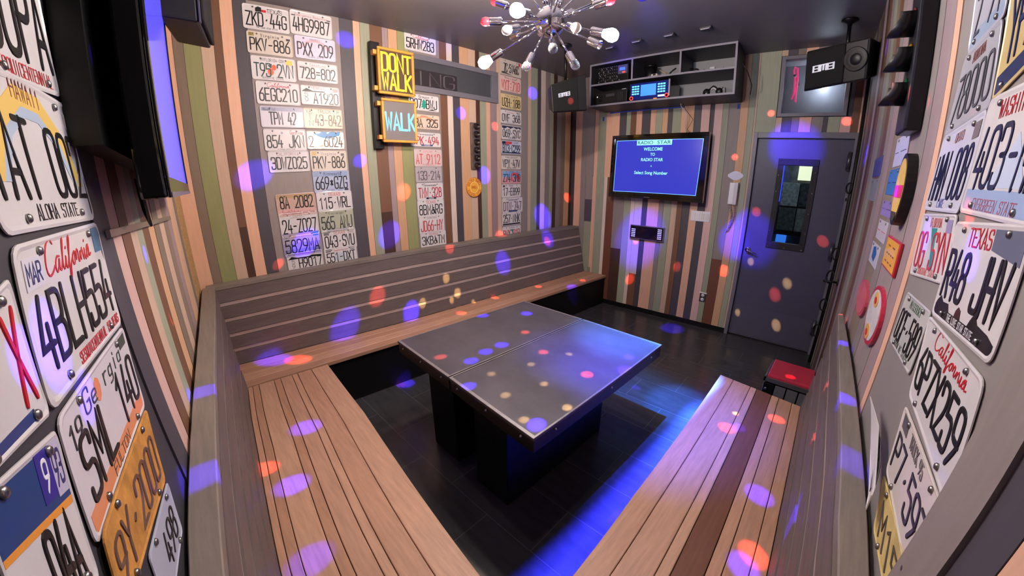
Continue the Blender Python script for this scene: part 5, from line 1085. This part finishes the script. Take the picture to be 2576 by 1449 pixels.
# ------------------------------------------------------------------ small things on the far right wall
def onB(px4, name, label, cat, m, o0, o1, bev=.002):
    q = [B(p, o1) for p in px4]; q2 = [q[0]]; yl_ = (q[0].y+q[3].y)/2; yr_ = (q[1].y+q[2].y)/2; zt_ = (q[0].z+q[1].z)/2; zb_ = (q[2].z+q[3].z)/2
    P = quadP([yB(yl_, zt_, o1), yB(yr_, zt_, o1), yB(yr_, zb_, o1), yB(yl_, zb_, o1)], NB)
    r = thing(name, label, cat, yB((yl_+yr_)/2, zb_, o1)); rectmb(P, 0, 0, 1, 1, o0-o1, 0).build('case', m, r, bev); return r, P
r, P = onB([(1587, 568), (1669, 573), (1667, 606), (1584, 599)], 'control_panel', 'black control panel with white key legends in a pale frame under the monitor', 'control panel', GLOSSB, .002, .035, .004)
framemb(P, -.012, -.04, 1.012, 1.04, .02, .06, -.03, .004).build('rim', STEEL, r)
KW = mat('white key legends', (190, 190, 235), emit=.6, ecol=(190, 190, 240))
for x0, nrow in ((.035, 5), (.83, 6)):
    for j in range(nrow):
        for i in range(3): rectmb(P, x0+.042*i, .12+.14*j, x0+.03+.042*i, .19+.14*j, 0, .0015).build('key', KW, r)
r, P = onB([(1739, 531), (1786.5, 532), (1784, 559), (1735, 555)], 'switch_plate', 'white four-gang switch plate below the monitor corner', 'light switch', WHITEP, .001, .008)
for k in range(4): rectmb(P, .06+.235*k, .2, .06+.235*k+.175, .8, 0, .004 if k < 2 else .006).build('rocker', WHITEP if k < 2 else mat('warm white plastic', (212, 208, 204), rough=.35), r, bev=.001)
r, P = onB([(1836, 459), (1857, 460), (1850, 515), (1828, 514)], 'intercom_phone', 'white intercom handset on the wall left of the door, cord hanging', 'phone', WHITEP, .001, .035, .006)
rectmb(P, .58, -.01, 1.04, 1.01, -.02, .022).build('handset', mat('white handset', (200, 200, 206), rough=.3), r, bev=.006)
pc = P(.3, 0, -.015); cp = []
for k in range(90):
    t = k/90; cp.append(pc+Vector((0, 0, -.30*t))+NB*.012*math.cos(k*1.4)+right_of(NB)*(.012*math.sin(k*1.4)+.03*math.sin(PI*t)))
b = MB(); b.tube(cp, .003, 5); b.tube([p+right_of(NB)*.045*(1-i/len(cp)) for i, p in enumerate(cp)], .003, 5); b.build('coiled_cord', mat('pale cord', (176, 166, 168), rough=.5), r)
c = B((1850, 442), .006); sgn = thing('small_plaque', 'small white scalloped plaque above the intercom handset', 'sign', c-UP*.05); b = MB(); pts = []
for k in range(24):
    t = 2*PI*k/24; rr = 1+.07*math.cos(4*t); pts.append((.075*rr*math.cos(t), .045*rr*math.sin(t)))
rB = right_of(NB); b.hexa([c+rB*x+UP*y-NB*.005 for x, y in pts], [c+rB*x+UP*y for x, y in pts]); b.build('plate', mat('pale lilac plaque', (206, 206, 224), rough=.4), sgn)
for k, t in enumerate(('---', '-----', '-------')):
    b = MB(); write(b, t, lambda x, y, h: c+rB*x+UP*y+NB*(.0003+h), -.04, .014-.018*k-.004, .04, .014-.018*k+.004, .0012, .0004); b.build('plaque_text', mat('grey print', (120, 120, 140), rough=.5), sgn)
r, P = onB([(1761, 735), (1777, 739), (1771.5, 761), (1757, 757)], 'wall_outlet', 'double wall outlet in a dark plate low on the striped boards', 'outlet', mat('dark outlet plate', (60, 58, 62), rough=.4), .001, .008)
for v in (.27, .73): b = MB(); b.lathe(P(.5, v, 0), NB, [(.019, 0), (.018, .003), (0, .0032)], 16); oo = b.build('socket', WHITEP, r); rectmb(P, .4, v-.03, .44, v+.05, .003, .0042).build('slot', BLACKP, oo); rectmb(P, .56, v-.03, .6, v+.05, .003, .0042).build('slot', BLACKP, oo)
b = MB(); b.box(P(.5, 1.0, .0), (.012, .09, .012)); b.build('cover_lip', WHITEP, r)
b = MB(); b.box(B((1480, 683), .002)+UP*.03, (.004, .05, .075)); tag(b.build('grey_patch', mat('grey blank plate', (128, 124, 112), rough=.5), None), 'small grey blank plate low in the corner above the long bench', 'wall plate')
# coat hooks and dark leaning iron piece between door and right wall
for k, (px, lab) in enumerate((((2128, 500), 'small dark coat hook beside the upper part of the door frame'),)):
    p = hit(px, WB, .02); b = MB(); b.tube([p, p+NB*.03-UP*.02, p+NB*.06-UP*.01, p+NB*.065+UP*.012], .004, 6); tag(b.build('coat_hook', BLACKM), lab, 'hook')
p = xC(3.55, .98, .0)
b = MB(); b.tube([p, p+NC*.11+Vector((0, 0, -.005))], .009, 8); b.lathe(p, NC, [(.03, 0), (.03, .008), (.009, .012)], 12); tag(b.build('wall_peg', BLACKM), 'black peg standing out from the near right wall by the door', 'peg')
IRON = mat('worn dark iron', (36, 31, 30), rough=.5, metal=.5, noise=.4, nscale=40, bump=.4)
ir = thing('iron_post', 'worn dark iron post with scroll rings standing in the corner by the door', 'post', (4.15, -.075, 0))
b = MB(); b.tube([Vector((4.17, -.05, 0)), Vector((4.17, -.05, 2.9))], .018, 8); b.build('shaft', IRON, ir)
for z, R_ in ((.35, .03), (.62, .028), (.9, .03), (1.12, .026), (1.72, .022)):
    b = MB(); b.tube([Vector((4.152+R_*.6*math.cos(t), -.03+R_*math.cos(t), z+R_*2*math.sin(t))) for t in [2*PI*k/18 for k in range(19)]], .008, 6); b.build('scroll_ring', IRON, ir)

# ------------------------------------------------------------------ red-topped box stool
STZ = .45
sq_ = [hit(p, ZP(STZ)) for p in ((1945, 899), (2053, 929), (2035, 976), (1928, 940))]
X0, X1 = 2.64, 2.96; Y0, Y1 = .20, -.10
st = thing('box_stool', 'low dark slatted box stool with a red top, past the end of the right bench', 'stool', ((X0+X1)/2, (Y0+Y1)/2, 0))
b = MB(); b.box(((X0+X1)/2, (Y0+Y1)/2, STZ-.02), (X1-X0-.02, Y0-Y1-.02, .04)); b.build('cushion', mat('red vinyl', (176, 44, 66), rough=.35, noise=.08, nscale=8, coat=.2), st, bev=.012)
GBD = mat('grey weathered boards', (96, 96, 98), rough=.65, noise=.25, nscale=9, stretch=(6, 6, 1))
b = MB(); b.box(((X0+X1)/2, (Y0+Y1)/2, (STZ-.045)/2), (X1-X0-.03, Y0-Y1-.03, STZ-.045)); b.build('core', BLACK, st)
for k in range(4):
    b = MB(); b.box((X0+.008, Y0-.035-.076*k, .205), (.014, .068, .36)); b.build('slat', GBD if k else BLACK, st, bev=.003)
    b = MB(); b.box((X0+.04+.079*k, Y0-.004, .205), (.07, .014, .36)); b.build('slat', GBD, st, bev=.003)
b = MB()
for a in ((X0, Y0, X1, Y0), (X0, Y1, X1, Y1)): b.box(((a[0]+a[2])/2, a[1], STZ-.035), (X1-X0+.012, .012, .03))
for a in (X0, X1): b.box((a, (Y0+Y1)/2, STZ-.035), (.012, Y0-Y1+.012, .03))
b.build('edge_angle', mat('dull alloy angle', (120, 118, 122), rough=.4, metal=.7), st)
for yy in (Y0-.02, Y1+.02): b = MB(); b.lathe((X0-.001, yy, .34), (-1, 0, 0), [(.012, 0), (.01, .004), (0, .005)], 10); b.build('rivet', BOLT, st)

# ------------------------------------------------------------------ traffic light on the near right wall
TLX = 1.72
tz0 = Cw((2331, 322), .0).z
tl = thing('traffic_signal', 'black traffic light with three visors on the near right wall', 'traffic light', xC(TLX, tz0))
M_ = frame_of(NC)
def tP(x, z, o): return xC(TLX+x, z, o)
b = MB(); b.hexa([tP(.085, tz0, .001), tP(-.085, tz0, .001), tP(-.085, tz0, .052), tP(.085, tz0, .052)], [tP(.085, 2.9, .001), tP(-.085, 2.9, .001), tP(-.085, 2.9, .052), tP(.085, 2.9, .052)]); b.build('housing', mat('black traffic paint', (22, 21, 26), rough=.4), tl, bev=.008)
lensm = [mat('unlit lens %d' % k, c_, rough=.15, coat=.5) for k, c_ in enumerate(((120, 30, 30), (140, 100, 30), (30, 90, 60)))]
for k in range(3):
    z = 2.045+.112*k; o = tP(0, z, .052)
    b = MB(); b.lathe(o, NC, [(.042, 0), (.04, .006), (.024, .011), (0, .013)], 24); b.build('lens', lensm[2-k], tl)
    b = MB(); n_ = 18; i = len(b.v)
    rC = right_of(NC)
    for j in range(n_+1):
        t = PI-.45+(PI+.9)*j/n_; ln = .045+.03*max(0, -math.sin(t)); d = rC*math.cos(t)+UP*math.sin(t)
        b.v += [o+d*.048, o+d*.048+NC*ln, o+d*.045+NC*ln, o+d*.045]
    for j in range(n_):
        a = i+4*j; e = a+4
        for m in range(4): b.face([a+m, a+(m+1) % 4, e+(m+1) % 4, e+m], None, True)
    b.build('visor', mat('black visor', (15, 14, 17), rough=.35), tl)
# things screwed along the near right wall, farther in
def onC(px4, name, label, cat, m, o0, o1, **k):
    q = [Cw(p, o1) for p in px4]; x0 = (q[0].x+q[3].x)/2; x1 = (q[1].x+q[2].x)/2; z1 = (q[0].z+q[1].z)/2; z0 = (q[2].z+q[3].z)/2
    P = quadP([xC(x0, z1, o1), xC(x1, z1, o1), xC(x1, z0, o1), xC(x0, z0, o1)], NC)
    r = thing(name, label, cat, xC((x0+x1)/2, z0, o1)); rectmb(P, 0, 0, 1, 1, o0-o1, 0).build('plate', m, r, bev=.002); return r, P
r, P = onC([(2236, 592), (2266, 610), (2246, 702), (2217, 662)], 'tin_sign', 'small yellow tin sign with a red border on the near right wall', 'sign', mat('red enamel', (190, 36, 50), rough=.35, coat=.3), .001, .010)
rectmb(P, .05, .06, .95, .94, 0, .0012).build('yellow_field', mat('yellow tin', (232, 170, 52), rough=.35, coat=.3), r)
b = MB(); x_ = (P(1, 0)-P(0, 0)).length; z_ = (P(0, 1)-P(0, 0)).length
for k, t in enumerate(('--', '----', '---')): write(b, t, lambda x, y, h: P(x/x_, y/z_, .0013+h), x_*.2, z_*(.66-.25*k), x_*.8, z_*(.82-.25*k), .006, .0006)
b.build('sign_text', mat('brown sign print', (120, 74, 44), rough=.5), r)
def ovalC(px_top, px_bot, wx, name, label, cat, mats, th=.012):
    a, e = Cw(px_top, .004), Cw(px_bot, .004); cx = (a.x+e.x)/2; cz = (a.z+e.z)/2; rz = (a.z-e.z)/2
    r = thing(name, label, cat, xC(cx, e.z, .004)); rC = right_of(NC)
    def disc(s, h0, h1, nm, m, par):
        b = MB(); p = [(wx*s*math.cos(2*PI*k/28), rz*s*math.sin(2*PI*k/28)) for k in range(28)]
        b.hexa([xC(cx-x, cz+z, h0) for x, z in p], [xC(cx-x, cz+z, h1) for x, z in p]); return b.build(nm, m, par)
    disc(1, .001, th, 'disc', mats[0], r); disc(.86, th, th+.0015, 'face', mats[1], r)
    return r, (lambda x, z, h: xC(cx-x*wx, cz+z*rz, th+.0015+h))
r, Pf = ovalC((2220, 718), (2183, 868), .15, 'round_sign', 'round red-edged sign with a white face and gold medallions on the near right wall', 'sign', (mat('crimson enamel', (196, 40, 72), rough=.3, coat=.3), mat('white speckled enamel', (216, 214, 216), rough=.35, coat=.3, noise=.2, nscale=40)))
for z in (.55, -.6):
    b = MB(); b.hexa([Pf(.3*math.cos(2*PI*k/18), z+.26*math.sin(2*PI*k/18), 0) for k in range(18)], [Pf(.3*math.cos(2*PI*k/18), z+.26*math.sin(2*PI*k/18), .002) for k in range(18)]); md = b.build('medallion', mat('gold print', (216, 170, 90), rough=.35), r)
    b = MB(); b.hexa([Pf(.14*math.cos(2*PI*k/12), z-.03+.12*math.sin(2*PI*k/12), .002) for k in range(12)], [Pf(.14*math.cos(2*PI*k/12), z-.03+.12*math.sin(2*PI*k/12), .0035) for k in range(12)]); b.build('red_dot', mat('red print', (190, 40, 50), rough=.4), md)
r, Pf = ovalC((2305, 386), (2264, 568), .09, 'bulging_sign', 'tall oval yellow and pink sign with a thick black edge on the near right wall', 'sign', (mat('black enamel', (18, 17, 18), rough=.4), mat('yellow enamel face', (226, 184, 84), rough=.35, noise=.12, nscale=30)), .03)
b = MB(); b.hexa([Pf(a, c_, 0) for a, c_ in ((-.75, -.22), (.75, -.22), (.8, .12), (-.8, .12))], [Pf(a, c_, .0015) for a, c_ in ((-.75, -.22), (.75, -.22), (.8, .12), (-.8, .12))]); b.build('pink_band', mat('pink enamel', (222, 48, 120), rough=.35), r)
b = MB(); b.hexa([Pf(a, c_, 0) for a, c_ in ((-.35, -.86), (.35, -.86), (.5, -.62), (-.5, -.62))], [Pf(a, c_, .0015) for a, c_ in ((-.35, -.86), (.35, -.86), (.5, -.62), (-.5, -.62))]); b.build('dark_band', mat('dark speckle', (60, 56, 52), rough=.6, noise=.5, nscale=60), r)
r, Pf = ovalC((2180, 700), (2163, 800), .16, 'round_sign', 'round faded red sign beyond the gold-medallion sign on the near right wall', 'sign', (mat('faded red', (186, 76, 90), rough=.4), mat('faded red face', (196, 96, 108), rough=.4, noise=.2, nscale=30)))
def stripC(p0, p1, w_px_x, name, label, m):
    a, e = Cw(p0, .004), Cw(p1, .004); cx = (a.x+e.x)/2
    r = thing(name, label, 'license plate', xC(cx, e.z, .004), 'license plates screwed to the walls'); P = quadP([xC(cx+w_px_x, a.z, .004), xC(cx-w_px_x, a.z, .004), xC(cx-w_px_x, e.z, .004), xC(cx+w_px_x, e.z, .004)], NC)
    rectmb(P, 0, 0, 1, 1, -.003, 0).build('plate_blank', m, r, bev=.001); return r, P
for p0, p1, hw, lab, col, txt, tc in (((2275, 340), (2258, 418), .14, 'pale lilac plate with dark marks, upper of the far stack on the near right wall', (190, 190, 214), '-- ---', KNAV), ((2256, 424), (2236, 490), .14, 'bright blue plate below the pale lilac one on the near right wall', (64, 120, 196), '-- ---', KNAV), ((2232, 505), (2228, 545), .14, 'lilac plate under the bright blue one on the near right wall', (150, 130, 200), '-- ---', KNAV), ((2224, 555), (2212, 605), .13, 'white plate with red marks just beyond the small yellow sign', (200, 190, 206), '-- ---', KRED), ((2204, 612), (2194, 668), .13, 'white plate with a blue blot beyond the small yellow sign', (196, 196, 206), None, None), ((2212, 395), (2202, 445), .16, 'dark blue lilac plate farther along the near right wall', (70, 70, 140), None, None), ((2203, 450), (2192, 505), .16, 'grey plate below the dark blue one, far along the near right wall', (146, 144, 146), None, None)):
    r, P = stripC(p0, p1, hw, 'license_plate', lab, pm(col))
    if txt:
        b = MB(); write(b, txt, lambda x, y, h: P(x, y, h), .08, .2, .92, .75, .028, .002, asp=2.5); b.build('plate_number', im(tc), r)
    elif col == (196, 196, 206):
        b = MB(); b.hexa([P(u, v, 0) for u, v in ((.3, .3), (.6, .2), (.75, .6), (.55, .9), (.3, .8))], [P(u, v, .001) for u, v in ((.3, .3), (.6, .2), (.75, .6), (.55, .9), (.3, .8))]); b.build('printed_graphic', im((44, 96, 160)), r)
    for u in (.2, .8): b = MB(); b.lathe(P(u, .9, 0), NC, [(.006, 0), (.005, .003), (0, .004)], 8); b.build('bolt', BOLT, r)

# ------------------------------------------------------------------ party light on the ceiling: a ball throwing coloured dots
DP = CAM + ray(1616, -6)*((2.80-1.703)/ray(1616, -6).z)
pl_ = thing('party_light', 'round dark party light under the ceiling, throwing blue, red and amber dots', 'party light', DP-UP*.06)
b = MB(); b.lathe(Vector((DP.x, DP.y, ZC-.002)), (0, 0, -1), [(.06, 0), (.06, .03), (.03, .05), (.03, ZC-DP.z-.02)], 18); b.build('mount', BLACKP, pl_)
b = MB()
PB = [(.05*math.sin(PI*k/12), -.05*math.cos(PI*k/12)) for k in range(13)]; b.lathe(DP+UP*.03, UP, PB, 20); b.build('dome', mat('dark purple dome', (40, 30, 90), rough=.2, coat=.5, emit=.35, ecol=(60, 40, 220)), pl_)
bpy.context.view_layer.update(); DG = bpy.context.evaluated_depsgraph_get()
SRC = DP-UP*.06
def dot(px, rad, col, pw, soft=.7, wide=None):
    d = ray(*px); ok, loc, nn, *_ = S.ray_cast(DG, CAM+d*.03, d)
    if not ok: return
    v = loc-SRC; ds = v.length; rw = rad*(loc-CAM).length/700.0
    l = bpy.data.lights.new('dot', 'SPOT'); l.color = col; l.energy = pw*ds*ds; l.spot_size = max(2*math.atan(rw/ds), .012); l.spot_blend = soft; l.shadow_soft_size = .004
    o = bpy.data.objects.new('dot_beam', l); COL.objects.link(o); o.location = SRC-parent_loc(pl_); o.parent = pl_
    o.rotation_euler = v.to_track_quat('-Z', 'Y').to_euler()
CB, CRD, CA = (.06, .018, 1.0), (1.0, .09, .06), (1.0, .62, .22)
KB, KR, KA = 190, 120, 130
for u, v, r_ in ((640, 440, 26), (425, 240, 20), (905, 405, 13), (980, 590, 24), (1035, 785, 19), (870, 820, 28), (1265, 660, 22), (1160, 285, 13), (1218, 440, 17), (1365, 545, 24), (1378, 600, 17), (690, 905, 26), (510, 985, 24), (500, 1200, 36), (770, 1075, 24), (735, 1220, 26), (780, 1410, 34), (1325, 789, 13), (1213, 794, 13), (1222, 885, 15), (1262, 868, 15), (1185, 908, 15), (1178, 972, 16), (1350, 1068, 20), (1020, 964, 18), (1610, 590, 52), (1845, 605, 30), (1892, 600, 44), (1910, 1245, 24), (1995, 1300, 22), (1858, 1084, 14), (2145, 1160, 34), (2120, 1000, 20), (2118, 862, 14), (1690, 826, 24), (1440, 735, 16), (2000, 372, 44), (2178, 390, 16), (2330, 590, 22), (135, 865, 60), (60, 900, 40), (225, 1010, 40), (1340, 235, 13), (330, 120, 10), (870, 100, 16), (1600, 975, 10), (1550, 1215, 16), (1535, 1290, 24), (1870, 1425, 26), (2255, 480, 14), (2440, 640, 26), (2230, 120, 12), (770, 610, 22), (985, 720, 0), (365, 640, 14)):
    if r_: dot((u, v), r_, CB, KB*(2.2 if 1000 < u < 1500 and v > 780 else 1.0 if r_ < 30 or u < 560 else .5))
for u, v, r_ in ((1427, 497, 9), (1016, 483, 16), (1245, 749, 9), (1160, 788, 11), (950, 745, 17), (1355, 721, 8), (1466, 705, 7), (1108, 898, 12), (1321, 836, 10), (1367, 886, 11), (1477, 942, 14), (1585, 702, 9), (1703, 671, 8), (1820, 681, 9), (1848, 395, 6), (1902, 533, 8), (2070, 607, 9), (1949, 741, 10), (1940, 285, 6), (2131, 305, 7), (428, 790, 18), (665, 1180, 20), (1828, 1076, 16), (1953, 1054, 14), (2050, 1100, 12), (1895, 1395, 24), (2078, 968, 10), (1988, 948, 8), (1366, 347, 9), (1245, 318, 9), (1131, 622, 12), (1260, 592, 13), (1377, 607, 9), (750, 905, 20), (2128, 812, 8), (2440, 540, 18), (2300, 240, 10), (700, 665, 9), (1600, 600, 6), (1010, 968, 8)):
    dot((u, v), r_, CRD, KR*(2.0 if 1090 < u < 1500 and v > 820 else 1))
for u, v, r_ in ((1336, 917, 9), (1236, 941, 9), (1369, 966, 9), (1272, 994, 11), (1427, 1025, 11), (1318, 1056, 11), (1432, 891, 8), (1122, 700, 9), (1150, 738, 9), (1062, 764, 9), (1980, 713, 8), (1888, 658, 6), (1952, 818, 8), (1855, 786, 5), (1136, 755, 6), (1190, 760, 5), (1850, 1040, 6)):
    dot((u, v), r_, CA, KA)

for (u, v), r_ in (((1195, 62), 42), ((1562, 128), 30), ((1640, 40), 34)): dot((u, v), r_, (.05, .10, 1.0) if u < 1300 else CB, KB*.22, 1.0)
# blue wash from a can light on the ceiling, out of view above the table
bl = thing('can_light', 'black ceiling can light throwing a blue wash over the table end', 'light', (1.0, .72, 2.86))
CL = Vector((1.0, .72, 2.76)); aim = Vector((2.25, .78, .35))
b = MB(); dv = (aim-CL).normalized(); b.lathe(CL-dv*.13, dv, [(.03, 0), (.05, .01), (.05, .12), (.046, .12), (.044, .03), (0, .03)], 18); b.tube([CL-dv*.11, Vector((1.0-dv.x*.1, .72, ZC-.003))], .01, 8); b.build('can', BLACKM, bl)
def beam(nm, aimp, col, pw, deg, blend):
    l = bpy.data.lights.new(nm, 'SPOT'); l.color = col; l.energy = pw; l.spot_size = math.radians(deg); l.spot_blend = blend; l.shadow_soft_size = .012
    q = CL+dv*.02; d2 = (Vector(aimp)-q).normalized(); o = bpy.data.objects.new(nm, l); COL.objects.link(o); o.location = q-parent_loc(bl); o.rotation_euler = d2.to_track_quat('-Z', 'Y').to_euler(); o.parent = bl
for k in range(22):
    beam('blue_beam', (.70+.09*k, .592-.003*k, 0), (.035, .04+.010*max(0, k-10), 1.0), 4600*(.30+.055*k), 6.8, 1.0)
beam('blue_beam', (1.9, .62, .1), (.05, .07, 1.0), 4600*.16, 34, 1.0)
beam('cyan_beam', (1.98, .98, .737), (.035, .26, 1.0), 1100, 22, 1.0)
beam('cyan_beam', (2.55, .74, 0), (.035, .20, 1.0), 1100*2.2, 11, .8)
beam('blue_beam', (1.55, 1.02, .737), (.05, .05, 1.0), 1100*.35, 24, 1.0)
# plain white ceiling can light over the near corner, out of view above the lens
nl = thing('can_light', 'white-lit black ceiling can light over the near corner of the room', 'light', (.62, .62, 2.9))
b = MB(); b.lathe(Vector((.62, .62, ZC-.002)), (0, 0, -1), [(.05, 0), (.05, .11), (.046, .11), (.044, .03), (0, .03)], 18); b.build('can', BLACKM, nl)
l = bpy.data.lights.new('can lamp', 'SPOT'); l.color = (1.0, .88, .80); l.energy = 22; l.spot_size = math.radians(140); l.spot_blend = .9; l.shadow_soft_size = .05
o = bpy.data.objects.new('can_lamp', l); COL.objects.link(o); o.location = Vector((.62, .62, ZC-.10))-parent_loc(nl); o.parent = nl
S.view_settings.exposure = 0.6
